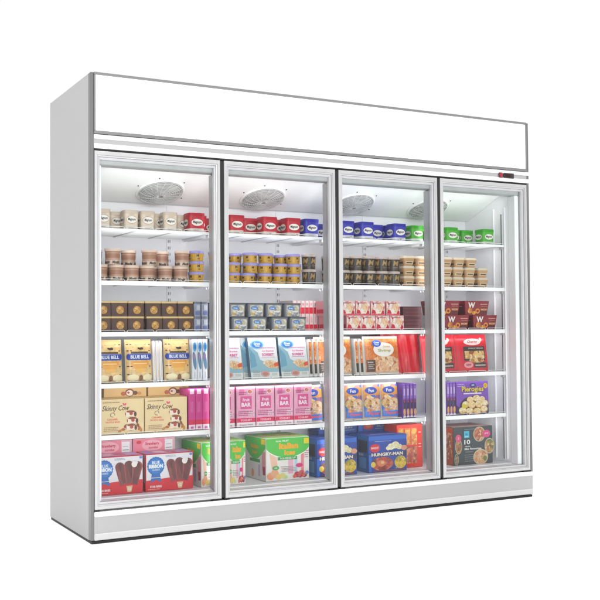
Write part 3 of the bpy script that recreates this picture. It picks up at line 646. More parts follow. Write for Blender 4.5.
def k_pinkb(w=.098):
    m = MB(); h, d = .19, .12; m.box(-w / 2, w / 2, 0, d, 0, h, ink('f0b6cc'), .0015); m.on(front())
    m.rect(-w / 2 + .002, w / 2 - .002, .042, h - .002, 1, mat('pink_print', dye('eba8c4'), .4, noise=.10, nscale=35)); m.rect(-w / 2 + .001, w / 2 - .001, .022, .042, 2, 'd93060'); m.rect(-w / 2 + .001, w / 2 - .001, .001, .022, 2, 'f4e6ec')
    m.rect(-w * .30, w * .30, .085, .145, 2, 'd85a94'); m.text('Fruit', 0, .128, .013, 3, 'f8e4ee', .03); m.text('BAR', 0, .105, .018, 3, 'f8e4ee', .04)
    m.rect(-w * .36, -w * .1, .150, .178, 2, 'e27aa8'); m.rect(w * .12, w * .4, .05, .074, 2, 'f8dce6'); m.text('YOGURT', 0, .032, .009, 3, 'f8c8d4', .03, width=w * .6)
    m.text('frozen bars', 0, .011, .008, 3, '7a5868', .01, width=w * .7, shear=.2)
    fine(m, -w * .42, w * .42, .050, .076, 3, 'b85c88'); fine(m, -w * .4, w * .05, .150, .166, 2, 'a84478'); m.ell(w * .2, .166, w * .16, .012, 4, 'f2d0dc'); m.ell(w * .2, .166, w * .11, .008, 5, food('berries', ['c43448', 'e87c6c', '8c2a3c', 'f0b08c', 'd84a5c'], 110))
    m.on(leftside(-w / 2)); m.rect(-d + .002, -.002, .044, h - .002, 1, 'c8448c'); m.rect(-d + .002, -.002, .020, .042, 1, 'd02a54'); m.rect(-d * .7, -d * .25, .08, .15, 2, 'e084b0')
    return one(m, 'fruit_bar_box')
def k_mag():
    m = MB(); w, h, d = .034, .19, .12; m.box(-w / 2, w / 2, 0, d, 0, h, mat('magenta_carton', dye('c8408a'), .4, noise=.08, nscale=40), .0015); m.on(front())
    m.rect(-w / 2 + .001, w / 2 - .001, .024, .046, 1, 'cf2450'); m.rect(-w / 2 + .001, w / 2 - .001, .001, .024, 1, 'f0dce8'); m.rect(-.006, .008, .005, .016, 2, 'c86aa0'); m.rect(-.010, .010, .165, .186, 1, 'f0d0e2'); m.text('II', 0, .105, .05, 1, 'dc74aa', 0, width=.012)
    return one(m, 'slim_carton')
def k_orbl():
    m = MB(); w, h, t = .105, .185, .05; f = pillow(m, w, h, t, ink('dfd6d0'), .08); m.on(f)
    grid(m, -w / 2 + .003, w / 2 - .003, .012, h - .008, 1, food('orange_blue', ['d88a4c', '3f78d8', 'e8a868', 'c8603c', '4c84dc', 'f0c89a'], 34))
    grid(m, -w / 2 + .004, w / 2 - .004, .014, .042, 2, ink('3f80dc'), 8, 3); m.text('Popcorn', .006, .030, .014, 3, 'ea5a5a', .04, width=.075, shear=.2)
    grid(m, -w / 2 + .004, w / 2 - .004, .125, .165, 2, ink('e8a050'), 8, 3); gell(m, -.01, .148, .034, .018, 3, ink('3a50b4')); m.text('Fun', -.01, .148, .016, 4, 'f0f0fa', .03)
    gell(m, .018, .082, .030, .026, 3, food('shrimp', [], 0)); gell(m, -.030, .082, .02, .024, 3, food('toast', [], 0))
    return one(m, 'snack_bag')
def k_pur(full=True):
    m = MB(); w, h, d = .215, .175, .022
    lean = .03
    def box3(z): return [(-w / 2, lean * z, z), (w / 2, lean * z, z), (w / 2, lean * z + d, z), (-w / 2, lean * z + d, z)]
    m.loft([box3(0), box3(h)], ink('7a4aa8'), smooth=False)
    m.on(lambda u, v, L: (u, lean * v - L * LIFT, v))
    m.rect(-w / 2 + .001, w / 2 - .001, .001, h - .001, 1, mat('purple_print', dye('7f4fb4'), .4, noise=.12, nscale=18))
    m.ell(.01, .040, .098, .058, 2, '2e2638'); 
    m.poly([(-w / 2 + .001, .001), (w / 2 - .001, .001), (w / 2 - .001, .05), (.06, .02), (-.06, .02), (-w / 2 + .001, .05)], 3, '3a2a50')
    pf = food('pierogi', ['f2dcae', 'f6e8cc', 'e6c07c', 'f0d29c'], 45); shadow = ink('c48c50')
    for cx, cz, a, b in ((-.068, .022, .026, .018), (-.022, .018, .026, .017), (.028, .016, .027, .018), (.074, .024, .026, .018), (-.048, .052, .024, .019), (-.006, .050, .026, .020), (.042, .052, .027, .020), (.082, .056, .022, .017), (-.016, .078, .024, .017), (.026, .084, .026, .018), (.062, .078, .022, .016)):
        m.ell(cx, cz, a, b, 4, shadow); m.ell(cx - .001, cz + .002, a * .9, b * .86, 5, pf)
    m.ell(-.058, .045, .016, .012, 6, 'd8c840'); m.ell(.004, .155, .022, .011, 3, '2a2a7c'); m.text('GFS', .004, .155, .008, 4, 'f0f0fa', .02)
    m.text('Pierogies', .004, .130, .026, 4, '5a3a20', .07, width=.150); m.text('Pierogies', .002, .131, .026, 5, 'e8cf58', .02, width=.146)
    m.rect(-.060, .060, .108, .114, 4, 'e8e0f0'); m.ell(.088, .150, .014, .014, 4, 'e6b83a'); m.text('12', .088, .150, .010, 5, '6a3a10', .03)
    fine(m, -.1, -.05, .145, .165, 2, 'c8b0e8')
    m.on(lambda u, v, L: (-w / 2 - L * LIFT, lean * v - u, v)); m.rect(-d + .001, -.001, .001, h - .001, 1, '5c3a8a'); m.rect(-d + .004, -.004, .1, .16, 2, 'b498d4'); m.rect(-d + .004, -.004, .02, .07, 2, '30264a')
    return one(m, 'dumpling_box')
def k_purspine():
    m = MB(); w, h, d = .018, .175, .2; m.box(-w / 2, w / 2, 0, d, 0, h, ink('7f4fb4'), .0015); m.on(front())
    m.rect(-w / 2 + .002, w / 2 - .002, .10, .165, 1, '9a72c8'); m.rect(-w / 2 + .004, w / 2 - .004, .115, .15, 2, 'c8b0e2'); m.rect(-w / 2 + .002, w / 2 - .002, .045, .092, 1, '2e2640'); m.ell(0, .03, .007, .018, 2, 'e2a868'); m.ell(0, .085, .004, .006, 2, 'c04050'); m.rect(-w / 2 + .002, w / 2 - .002, .002, .012, 2, 'eadfe8')
    return one(m, 'dumpling_box')
def k_pop():
    m = MB(); w, h, d = .228, .168, .13; red = 'd8303c'; m.box(-w / 2, w / 2, 0, d, 0, h, ink(red), .0015); m.on(front())
    m.rect(-w / 2 + .003, w / 2 - .003, .046, h - .003, 1, 'ece8ee'); m.poly([(-w / 2 + .002, .050), (0, .058), (w / 2 - .002, .062), (w / 2 - .002, .002), (-w / 2 + .002, .002)], 2, 'd62c38')
    m.poly([(-.092, .040), (-.066, .052), (-.040, .040), (-.048, .088), (-.084, .088)], 3, '2f6cb8'); 
    for i in range(20):
        a = i * math.pi * 2 / 20; m.ell(-.066 + .034 * math.cos(a), .114 + .034 * math.sin(a), .008, .008, 3, '2f6cb8', 8)
    m.ell(-.066, .114, .034, .034, 4, '3b7cc8'); m.text('BLUE', -.066, .130, .012, 5, 'eef4fc', .03, width=.036); m.rect(-.103, -.029, .102, .124, 5, '5c98dc'); m.text('RIBBON', -.066, .113, .015, 6, 'ffffff', .04, width=.066); m.text('CLASSICS', -.066, .097, .007, 6, 'eef4fc', .02, width=.036)
    m.text('STAR BARS', -.066, .022, .009, 3, 'fbe6e4', .04, width=.056)
    dk = food('chocolate_bar', ['6a2a2c', '7c383a', '8c4444', '5a2426'], 40, (1, 1, .3))
    def bar(cx, cz, rot):
        hw, hl = .021, .052; P = []
        for i in range(9): a = math.pi * i / 8; P.append((hw * math.cos(a), hl - hw + .012 * math.sin(a) * 1.6))
        P += [(-hw * .8, -hl), (hw * .8, -hl)]
        c, s_ = math.cos(rot), math.sin(rot); P = [(cx + x * c - y * s_, cz + x * s_ + y * c) for x, y in P]
        m.poly(P, 4, dk); Q = [(cx + (x - cx) * .9 + .003, cz + (z - cz) * .93) for x, z in P]; m.poly(Q, 5, 'a04a4c'); Q = [(cx + (x - cx) * .72 + .001, cz + (z - cz) * .90) for x, z in P]; m.poly(Q, 6, dk)
    bar(.012, .092, .22); bar(.082, .092, -.24)
    m_off = .0; P0 = len(m.v)
    bar(.047, .096, 0)
    m.ell(.072, .130, .013, .014, 7, 'f6efe6'); m.ell(.080, .136, .008, .008, 8, 'ece8ee'); m.poly([(.034, .036), (.064, .036), (.058, .008), (.040, .008)], 7, 'e6bf9c'); m.text('12', .049, .022, .012, 8, 'fbf2e4', .04)
    m.ell(.103, .158, .007, .006, 3, '6a8cd0')
    fine(m, -.105, -.045, .006, .014, 1, 'f2b8b8'); fine(m, -.02, .03, .150, .160, 2, '8890a8'); m.rect(-.11, .11, .060, .0625, 3, 'f6e8ea')
    m.on(leftside(-w / 2)); m.rect(-d + .002, -.002, .04, h - .002, 1, 'b0a4a8'); m.ell(-.05, .1, .022, .05, 2, dk); m.rect(-d + .002, -.002, .002, .04, 2, 'a82430')
    m.on(topface(h)); m.rect(-w / 2 + .002, w / 2 - .002, .002, d - .002, 1, 'd890ac'); 
    for i in range(4): m.rect(-w / 2 + .006 + i * .055, -w / 2 + .05 + i * .055, .02 + .012 * (i % 2), .10, 2, ('9a7cc0', 'e6c6d6', 'c85a80', 'b8a0d0')[i])
    return one(m, 'ice_pop_box')
def k_popback():
    m = MB(); w, h, d = .205, .225, .13; m.box(-w / 2, w / 2, 0, d, 0, h, ink('e8b8c4'), .0015); m.on(front())
    m.rect(-w / 2 + .002, w / 2 - .052, .15, h - .003, 1, 'ee8a9c'); m.ell(-.01, .192, .05, .026, 2, 'f4b4c0'); m.text('Strawberry', -.01, .198, .013, 3, 'c83050', .03, width=.07, shear=.2); m.text('sundae', -.005, .182, .011, 3, 'c83050', .02, width=.045, shear=.2)
    m.poly([(-w / 2 + .002, .165), (-.03, .160), (.0, .150), (w / 2 - .052, .158), (w / 2 - .052, .140), (-w / 2 + .002, .140)], 3, 'de5068'); m.rect(w / 2 - .050, w / 2 - .012, .152, .215, 2, 'f2f2f4'); m.rect(w / 2 - .046, w / 2 - .016, .176, .179, 3, '7c8c94'); m.rect(w / 2 - .046, w / 2 - .020, .192, .195, 3, 'a8b4b8'); m.rect(w / 2 - .050, w / 2 - .006, .14, .150, 2, 'c8485c'); m.ell(-.075, .208, .012, .008, 3, 'd02c44')
    return one(m, 'ice_pop_box')
def k_it(w=.235):
    m = MB(); h, d = .205, .235; m.box(-w / 2, w / 2, 0, d, 0, h, ink('f0e6e4'), .0015); m.on(front())
    m.rect(-w / 2 + .002, w / 2 - .002, .002, h - .002, 1, 'f3ece8'); k = w / .235
    arc = [(-w / 2 + .001, h - .002)] + [(-w / 2 + .001 + (w - .002) * i / 16, h - .050 - .046 * math.sin(math.pi * i / 16) ** .7) for i in range(17)] + [(w / 2 - .001, h - .002)]
    ou = [(x, z - .005) if 0 < i < 18 else (x, z) for i, (x, z) in enumerate(arc)]
    m.poly([(-.10 * k, .135), (-.08 * k, .02), (-.05 * k, .02), (-.06 * k, .11)], 2, 'f4c6b0'); m.rect(.072 * k, .088 * k, .03, .14, 2, 'ee8f9c'); m.poly([(.088 * k, .14), (w / 2 - .002, .15), (w / 2 - .002, .05), (.10 * k, .05)], 2, 'faf4f2'); m.rect(.002, .03 * k, .03, .11, 2, 'f0b6cc'); m.rect(.036 * k, .052 * k, .035, .105, 2, 'bcd6ec')
    m.poly(ou, 3, 'fbfbf6'); m.poly(arc, 4, '58c24e'); m.text('REAL FRUIT', -.03 * k, h - .016, .008, 5, 'e8f6e4', .02, width=.07 * k)
    m.text('Italian', .004, h - .040, .026, 5, 'f3b23a', .05, width=.105 * k); m.text('Ices', .010, h - .072, .022, 5, 'f3b23a', .05, width=.060 * k)
    m.rect(-.055 * k, .05 * k, .098, .113, 5, '3f9a48'); m.text('SQUEEZE UP', 0, .1055, .008, 6, 'd8f0d4', .03, width=.085 * k); m.rect(.088 * k, w / 2 - .002, h - .034, h - .008, 5, 'f2d632')
    m.ell(-.066 * k, .062, .018 * k, .010, 5, '4ca858'); m.text('100', -.066 * k, .062, .008, 6, 'e6f6e2', .02); m.ell(.062 * k, .068, .019 * k, .010, 5, 'df3f80'); m.rect(-.04 * k, .03 * k, .064, .067, 5, 'b0a8a8')
    for cx, cz, r, c in ((-.094, .024, .020, 'f2a27a'), (-.072, .034, .022, 'f0b08c'), (-.050, .020, .016, 'f0d27c'), (-.028, .024, .014, 'e8dc90'), (-.012, .016, .010, 'c8dc98'), (.050, .024, .017, 'c43448'), (.074, .030, .016, 'd84a5c'), (.090, .020, .014, '8c2a3c'), (.066, .016, .010, '6a3a70'), (.104, .030, .010, '6f8cc8'), (.036, .016, .010, 'e06a58')): m.ell(cx * k, cz, r * k, r * .85, 6, c, 14)
    fb = food('berries', ['c43448', 'e87c6c', '8c2a3c', 'f0b08c', 'd84a5c'], 110); m.ell(.072 * k, .024, .024 * k, .014, 7, fb)
    fine(m, -.035 * k, .045 * k, .040, .060, 3, 'a09898'); fine(m, .09 * k, w / 2 - .004, .10, .14, 4, 'c08890')
    m.on(leftside(-w / 2)); m.rect(-d + .002, -.002, .002, h - .002, 1, 'f0e8e4'); g = [(-d + .002, h - .002)] + [(-d + .002 + (d - .004) * i / 12, h - .048 - .060 * math.sin(math.pi * i / 12)) for i in range(13)] + [(-.002, h - .002)]
    m.poly([(a, b - .005) for a, b in g], 2, 'fbfbf6'); m.poly(g, 3, '58c24e'); m.text('Italian', -d * .5, h - .045, .018, 4, 'f3b23a', .04, width=.08); m.text('Ices', -d * .5, h - .072, .016, 4, 'f3b23a', .04, width=.05); m.rect(-d * .72, -d * .25, .085, .10, 4, '3f9a48'); m.rect(-.04, -.004, .05, .14, 2, 'f2a2ac'); m.rect(-.03, -.004, .03, .07, 3, 'b8305c'); m.rect(-.08, -.06, .02, .075, 2, 'cdb0e0'); m.ell(-.14, .03, .014, .02, 3, 'f2a27a'); m.rect(-.045, -.002, h - .03, h - .006, 4, 'f2d632')
    m.on(topface(h)); m.rect(-w / 2 + .002, w / 2 - .002, .002, d - .002, 1, '8fc850'); m.rect(-w / 2 + .01, w / 2 - .03, .05, .08, 2, 'f0a0a8'); m.rect(-w / 2 + .02, w / 2 - .01, .11, .14, 2, 'e8d860')
    return one(m, 'ice_pop_box')
def k_itslim(): return k_it(.10)
def k_bluesd():
    m = MB(); w, h, d = .066, .20, .2; m.box(-w / 2, w / 2, 0, d, 0, h, ink('2c4486'), .0015); m.on(front())
    m.rect(-.026, -.006, .15, .19, 1, '6a94c8'); m.rect(-.002, .028, .15, .185, 1, '2a3a9a'); m.rect(-.03, -.006, .08, .14, 1, '3c4048'); m.ell(-.016, .12, .007, .012, 2, '8a4a54'); m.ell(.02, .118, .012, .012, 2, 'c83850'); m.rect(0, .03, .02, .1, 1, '3a62c0'); m.rect(-.03, -.014, .02, .075, 1, '4a6a80'); m.rect(-.032, .032, .004, .014, 2, '28304c')
    return one(m, 'dinner_box')
def k_hm():
    m = MB(); w, h, d = .232, .185, .19; m.box(-w / 2, w / 2, 0, d, 0, h, ink('2a4aa0'), .0015); m.on(front())
    m.rect(-w / 2 + .002, w / 2 - .002, .002, h - .002, 1, mat('blue_print', dye('2b48a4'), .4, noise=.18, nscale=14)); m.rect(-w / 2 + .002, w / 2 - .002, h - .024, h - .003, 2, '3f6cc8'); m.rect(-w / 2 + .002, w / 2 - .002, .078, .098, 2, '39335c')
    for cx, cz, r in ((.03, .125, .022), (.056, .132, .024), (.08, .122, .018), (.012, .118, .014)): m.ell(cx - .01, cz, r, r * .75, 3, food('potato', ['f4ecc8', 'fbf6e2', 'e6d8a0', 'eee2b8'], 70))
    m.ell(.098, .116, .018, .013, 4, 'e0a080'); m.ell(-.078, .122, .030, .021, 3, 'd8323e'); m.text("BANQUET", -.078, .122, .010, 4, 'f8e0e0', .03, width=.044)
    m.text('HUNGRY-MAN', -.004, .089, .015, 5, 'f0e8e0', .045, width=.190)
    m.ell(-.034, .042, .066, .034, 3, food('fried_chicken', ['a83c34', 'd8604c', '7c2a28', 'e89a6c', 'c04a3c'], 48)); m.ell(-.040, .044, .024, .017, 4, 'e08a60'); m.ell(-.034, .048, .010, .007, 5, 'f4c49c')
    m.ell(.076, .044, .036, .033, 3, food('corn', ['e8c040', 'f4dc78', 'c89a2c', '8aa04a', 'f0cc58'], 90)); m.rect(-w / 2 + .002, -.098, .004, .09, 3, '3a70d0'); m.rect(-.09, .10, .004, .010, 4, '8a4a50'); m.text('NET WT', .06, .016, .006, 5, 'd8c8c0', .02)
    fine(m, -.08, .02, .152, .158, 1, 'a8b8e0'); m.ell(-.09, .04, .014, .014, 7, 'e8d060')
    m.on(leftside(-w / 2)); m.rect(-d + .002, -.002, .002, h - .002, 1, '3c6ca8'); m.rect(-d + .008, -d * .55, .01, .17, 2, '2a3c64'); m.rect(-d * .5, -.01, .10, .16, 2, '3a3f50'); m.text('MAN', -d * .35, .088, .014, 3, 'c8c8d0', .03); m.rect(-d * .45, -.02, .02, .075, 3, '6a9cd0')
    m.on(topface(h)); m.rect(-w / 2 + .002, w / 2 - .002, .002, d - .002, 1, '2f50a8'); m.text('HUNGRY-MAN', .0, .05, .02, 2, 'b8c4e0', .03, width=.15)
    return one(m, 'dinner_box')
def k_hmback():
    m = MB(); w, h, d = .232, .232, .1; m.box(-w / 2, w / 2, 0, d, 0, h, ink('24428c'), .0015); m.on(front())
    m.rect(-w / 2 + .003, w / 2 - .003, .186, h - .004, 1, '2c4c98'); m.ell(-.052, .212, .032, .016, 2, 'b84438'); m.ell(-.052, .214, .018, .008, 3, 'd86a50'); m.text('SALISBURY', .045, .213, .009, 2, 'c0b494', .02, width=.09); m.rect(-.01, .10, .198, .202, 2, '8090a8'); m.rect(-w / 2 + .004, -.09, .19, .225, 2, '3a66c4')
    return one(m, 'dinner_box')
def k_rd():
    m = MB(); w, h, d = .16, .225, .12; m.box(-w / 2, w / 2, 0, d, 0, h, ink('d83a30'), .0015); m.on(front())
    pan = food('battered_bites', ['c8783c', 'e0a060', 'b05a2c', 'ecbc80', 'd08848'], 80)
    for i, u in enumerate((-.074, -.032, .010)):
        m.rect(u, u + .036, .118, .206, 1, pan); m.rect(u + .003, u + .030, .184, .198, 2, 'd8aa50')
        m.rect(u, u + .036, .022, .110, 1, food('steak_bites', ['a85040', 'c87860', '8a4034', 'd89a70'], 70))
    for v in (.18, .12, .105): m.rect(.054, .070, v, v + .004, 2, 'f2c0b4')
    return one(m, 'dinner_box')
def k_ten():
    m = MB(); w, h, d = .262, .200, .2; m.box(-w / 2, w / 2, 0, d, 0, h, mat('charcoal_carton', dye('3b4148'), .45, noise=.06, nscale=20), .0015); m.on(front())
    def dish(cx, cz, r, cols, nm, rv=None):
        m.ell(cx, cz, r, rv or r, 2, 'c8b89c'); m.ell(cx, cz, r * .88, (rv or r) * .88, 3, food(nm, cols, 75))
    dish(.040, .158, .040, ['c86a48', 'e0a880', '8c4a34', 'f0d0b0', 'b85c44'], 'curry')
    dish(.108, .092, .033, ['6a7a3c', 'b8a860', 'c85a48', 'e0d0a0', '4a5a2c'], 'salad', .042)
    dish(-.098, .098, .022, ['a86a48', 'd8a070', '6a5a34', 'c88458'], 'tapas', .040)
    dish(-.112, .030, .014, ['8c7a58', 'b8a888', '5a4a3a'], 'bowl', .03)
    m.ell(.048, .036, .050, .042, 2, 'd8c4a4'); m.ell(.048, .036, .044, .036, 3, food('prawn', ['e8c8a0', 'd88a5c', 'f2e0c4', 'c86a44', 'e8b080'], 60)); m.ell(.076, .028, .012, .014, 4, '6a8a3c')
    m.rect(-.062, -.028, .142, .178, 4, '5ac0dc'); m.text('kk', -.045, .162, .012, 5, '2c7c98', .03); m.rect(-.056, -.034, .148, .151, 5, 'c8ecf4')
    m.ell(-.100, .142, .019, .020, 4, 'e05a84'); m.text('2', -.100, .142, .012, 5, 'f6c8d6', .03); m.ell(.088, .158, .026, .020, 4, 'e0508a'); m.text('party', .088, .160, .008, 5, 'f8d0de', .03); 
    m.text('10', -.042, .120, .022, 5, 'f2f2ee', .03, width=.040); m.text('classic', -.040, .097, .007, 5, 'd8d8d4', .03, width=.036); m.text('Mini Favourites', -.004, .083, .010, 5, 'f0f0ec', .03, width=.112); m.text('selection', -.030, .068, .006, 5, 'a8acb0', .01, width=.05)
    fine(m, -.06, .0, .012, .056, 4, '7c8288'); fine(m, -.062, .02, .184, .190, 1, '9aa0a6')
    m.on(leftside(-w / 2)); m.rect(-d + .002, -.002, .002, h - .002, 1, 'c0583c'); m.rect(-d + .01, -.01, .03, .17, 2, food('curry', [], 0))
    m.on(topface(h)); m.rect(-w / 2 + .002, w / 2 - .002, .002, d - .002, 1, 'a88a80'); m.rect(-.1, .1, .05, .15, 2, '8a5a5c')
    return one(m, 'party_food_box')

ORD = ['leftmost', 'second', 'third', 'fourth', 'fifth', 'sixth', 'seventh', 'eighth', 'ninth', 'tenth', 'eleventh', 'twelfth', 'thirteenth', 'fourteenth']
SH = {1: 'top shelf', 2: 'second shelf', 3: 'third shelf', 4: 'fourth shelf', 5: 'fifth shelf', 6: 'cabinet floor'}
REG = []
PROTO = {}
def put(kind, fn, desc, cat, group, shelf_, spots, row=0, layer=0, z=0, y=.14, jit=.0, where=''):
    """spots: x centres of separate items standing on one shelf; the first placed is the built one, the rest are copies"""
    for x in spots:
        if kind not in PROTO: o = PROTO[kind] = fn(); r = o
        else: r = copy_tree(PROTO[kind])
        r.location = (x + random.uniform(-jit, jit), y + random.uniform(0, jit), SZ[shelf_] + .0004 + z + (.0 if shelf_ != 6 else .0)); r.rotation_euler = (0, 0, random.uniform(-1, 1) * (.32 if kind in ('brown', 'yellow', 'darkp') else .035 if kind in ('cream', 'red', 'blue', 'green', 'tan') else .004))
        rz = r.rotation_euler.z; rr_ = .0365 if kind in ('brown', 'yellow', 'darkp', 'tan', 'cream') else .041   # turned about its own middle
        r.location.x += rr_ * math.sin(rz); r.location.y += rr_ * (1 - math.cos(rz))
        r['category'] = cat; r['group'] = group
        REG.append((desc, shelf_, layer, row, x, r, where))

G1 = 'ice cream tubs lined up on the top shelf'
put('cream', k_cream, 'cream ice cream tub with white script oval', 'tub', G1, 1, [.100, .232, .310, .418], y=.14, jit=.002)
put('cream', k_cream, 'cream ice cream tub with white script oval', 'tub', G1, 1, [.190, .400, .512], row=1, y=.222, jit=.002)
put('red', k_red, 'red ice cream tub with white script oval', 'tub', G1, 1, [.549, .753, .925, 1.055], jit=.002)
put('red', k_red, 'red ice cream tub with white script oval', 'tub', G1, 1, [.600, .868, 1.040], row=1, y=.236, jit=.002)
put('blue', k_blue, 'blue ice cream tub with white script oval', 'tub', G1, 1, [1.157, 1.364, 1.479, 1.680], jit=.002)
put('blue', k_blue, 'blue ice cream tub with white script oval', 'tub', G1, 1, [1.440, 1.600, 1.690], row=1, y=.236, jit=.002)
put('green', k_green, 'green ice cream tub with white script oval', 'tub', G1, 1, [1.790, 2.013, 2.255], jit=.002)
put('green', k_green, 'green ice cream tub with white script oval', 'tub', G1, 1, [2.100, 2.190], row=1, y=.236, jit=.002)

put('cream', k_cream, 'cream ice cream tub with white script oval', 'tub', G1, 1, [.165, .24, .315, .39, .465], row=2, y=.305)
put('red', k_red, 'red ice cream tub with white script oval', 'tub', G1, 1, [.555, .70, .79, .98, 1.07], row=2, y=.332)
put('blue', k_blue, 'blue ice cream tub with white script oval', 'tub', G1, 1, [1.23, 1.32, 1.53, 1.66], row=2, y=.332)
put('green', k_green, 'green ice cream tub with white script oval', 'tub', G1, 1, [1.83, 1.92, 2.03, 2.22], row=2, y=.332)
G = 'brown paper ice cream pints'
put('brown', k_brown, 'brown patterned ice cream pint', 'tub', G, 2, [.093, .166, .239, .313, .400, .475], layer=0, jit=.001)
put('brown', k_brown, 'brown patterned ice cream pint', 'tub', G, 2, [.128, .215, .29, .37, .45], layer=0, row=1, y=.214, jit=.001)
put('brown', k_brown, 'brown patterned ice cream pint', 'tub', G, 2, [.150, .324, .482], layer=1, z=.0724, jit=.001)
put('brown', k_brown, 'brown patterned ice cream pint', 'tub', G, 2, [.090, .250, .410], layer=1, row=1, z=.0724, y=.214, jit=.001)
G = 'golden dessert tubs with lavender lids'
YX = [.553, .660, .740, .818, .910, .987, 1.066]
put('yellow', k_yellow, 'golden lavender-lidded tub', 'tub', G, 2, YX, layer=0, jit=.001)
put('yellow', k_yellow, 'golden lavender-lidded tub', 'tub', G, 2, [.553, .660, .740, .832, .910, .992, 1.069], layer=1, z=.0489, jit=.001)
put('yellow', k_yellow, 'golden lavender-lidded tub', 'tub', G, 2, [.553, .655, .832, .915, 1.066], layer=2, z=.0978, jit=.001)
put('yellow', k_yellow, 'golden lavender-lidded tub', 'tub', G, 2, [.70, .785, .87, .96, 1.04], layer=0, row=1, y=.218, jit=.001)
put('yellow', k_yellow, 'golden lavender-lidded tub', 'tub', G, 2, [.70, .785, .87, .96, 1.04], layer=1, row=1, z=.0489, y=.218, jit=.001)
put('yellow', k_yellow, 'golden lavender-lidded tub', 'tub', G, 2, [.70, .785, .96, 1.04], layer=2, row=1, z=.0978, y=.218, jit=.001)
G = 'dark chocolate ice cream pints'
DKX = [1.155, 1.275, 1.350, 1.426, 1.503, 1.579, 1.654]
put('darkp', k_dark, 'dark brown pale-lidded pint', 'tub', G, 2, DKX, layer=0, jit=.001)
put('darkp', k_dark, 'dark brown pale-lidded pint', 'tub', G, 2, [1.155, 1.275, 1.350, 1.426, 1.503, 1.579, 1.652], layer=1, z=.0744, jit=.001)
put('darkp', k_dark, 'dark brown pale-lidded pint', 'tub', G, 2, [1.31, 1.39, 1.465, 1.54, 1.615], layer=0, row=1, y=.216, jit=.001)
put('darkp', k_dark, 'dark brown pale-lidded pint', 'tub', G, 2, [1.31, 1.39, 1.465, 1.54, 1.615], layer=1, z=.0744, row=1, y=.216, jit=.001)
G = 'small tan bowls with pale lids'
for ly, xs in enumerate(([1.735, 1.811, 1.900, 1.976, 2.052, 2.129, 2.217], [1.735, 1.811, 1.900, 1.976, 2.052, 2.129, 2.215], [1.735, 1.811, 1.900, 1.976, 2.060, 2.140])):
    put('tan', k_tan, 'tan dessert bowl with pale lid', 'bowl', G, 2, xs, layer=ly, z=.0524 * ly, jit=.001)

G = 'dark brown truffle boxes with gold ball picture'
put('bbox', k_brownbox, 'dark brown carton with gold ball', 'box', G, 3, [.094, .170, .247, .335, .412, .488], layer=0, jit=.0005)
put('bbox', k_brownbox, 'dark brown carton with gold ball', 'box', G, 3, [.094, .170, .248, .328, .405, .484], layer=1, z=.0684, jit=.0005)
put('gtub', k_greytub, 'small grey blue tub with slate lid', 'tub', 'small grey tubs', 3, [.545, .582], layer=0)
put('gtub', k_greytub, 'small grey blue tub with slate lid', 'tub', 'small grey tubs', 3, [.545, .582], layer=1, z=.0684)
G = 'small ready meals in dark rimmed trays'
put('tray', k_tray, 'dark rimmed ready meal tray with blue logo', 'tray', G, 3, [.665, .764, .862, .975, 1.075], layer=0)
put('tray', k_tray, 'dark rimmed ready meal tray with blue logo', 'tray', G, 3, [.655, .750, .849, .945, 1.045], layer=1, z=.0664)
put('spine', k_spine, 'slim pink and white carton with red band', 'box', 'slim pink cartons standing on edge', 3, [1.118 + .0235 * i for i in range(8)], row=1, y=.262)
put('pinkc', k_pink, 'pink strawberry carton', 'box', 'pink strawberry cartons', 3, [1.285, 1.390, 1.475, 1.562, 1.650], layer=0)
put('pinkc', k_pink, 'pink strawberry carton', 'box', 'pink strawberry cartons', 3, [1.270, 1.356, 1.444, 1.534, 1.628], layer=1, z=.0739)
put('maroon', k_maroon, 'plain maroon carton', 'box', 'plain maroon cartons', 3, [1.752], layer=0, y=.15)
put('maroon', k_maroon, 'plain maroon carton', 'box', 'plain maroon cartons', 3, [1.752], layer=1, z=.0604, y=.15)
put('wbox', k_w, 'dark red noodle box with white W', 'box', 'dark red noodle boxes', 3, [2.036, 2.224], layer=0)
put('wbox', k_w, 'dark red noodle box with white W', 'box', 'dark red noodle boxes', 3, [1.975, 2.170], layer=1, z=.0764)

put('bb', k_bb, 'cookie bag with blue name plate', 'bag', 'beige cookie bags', 4, [.130, .268, .453], jit=.001)
put('wsp', k_wsp, 'narrow white bag seen edge on', 'bag', 'white bags standing edge on', 4, [.341, .357, .373], y=.150)
put('bsp', k_bluespine, 'white slim carton with blue ovals', 'box', 'slim white cartons with blue ovals', 4, [.530, .556, .582])
put('gv', k_gv, 'tilted pale blue dessert box', 'box', 'tilted pale blue dessert boxes', 4, [.700, .892, 1.055], y=.135)
put('gv', k_gv, 'tilted pale blue dessert box', 'box', 'tilted pale blue dessert boxes', 4, [.870], row=1, y=.175)
put('orsp', k_orsp, 'narrow orange bag seen edge on', 'bag', 'orange snack bags standing edge on', 4, [1.145 + .026 * i for i in range(4)], y=.14)
put('or', k_or, 'orange shrimp bag with blue oval', 'bag', 'orange shrimp bags', 4, [1.282, 1.566], y=.135)
put('orsp', k_orsp, 'narrow orange bag seen edge on', 'bag', 'orange snack bags standing edge on', 4, [1.412, 1.438], y=.14)
put('redsp', k_redsp, 'crumpled plain red bag', 'bag', 'plain red bags', 4, [1.722], row=1, y=.215)
put('redbag', k_redbag, 'red bag with garlic bread picture', 'bag', 'red garlic bread bags', 4, [1.925, 2.142], y=.135)

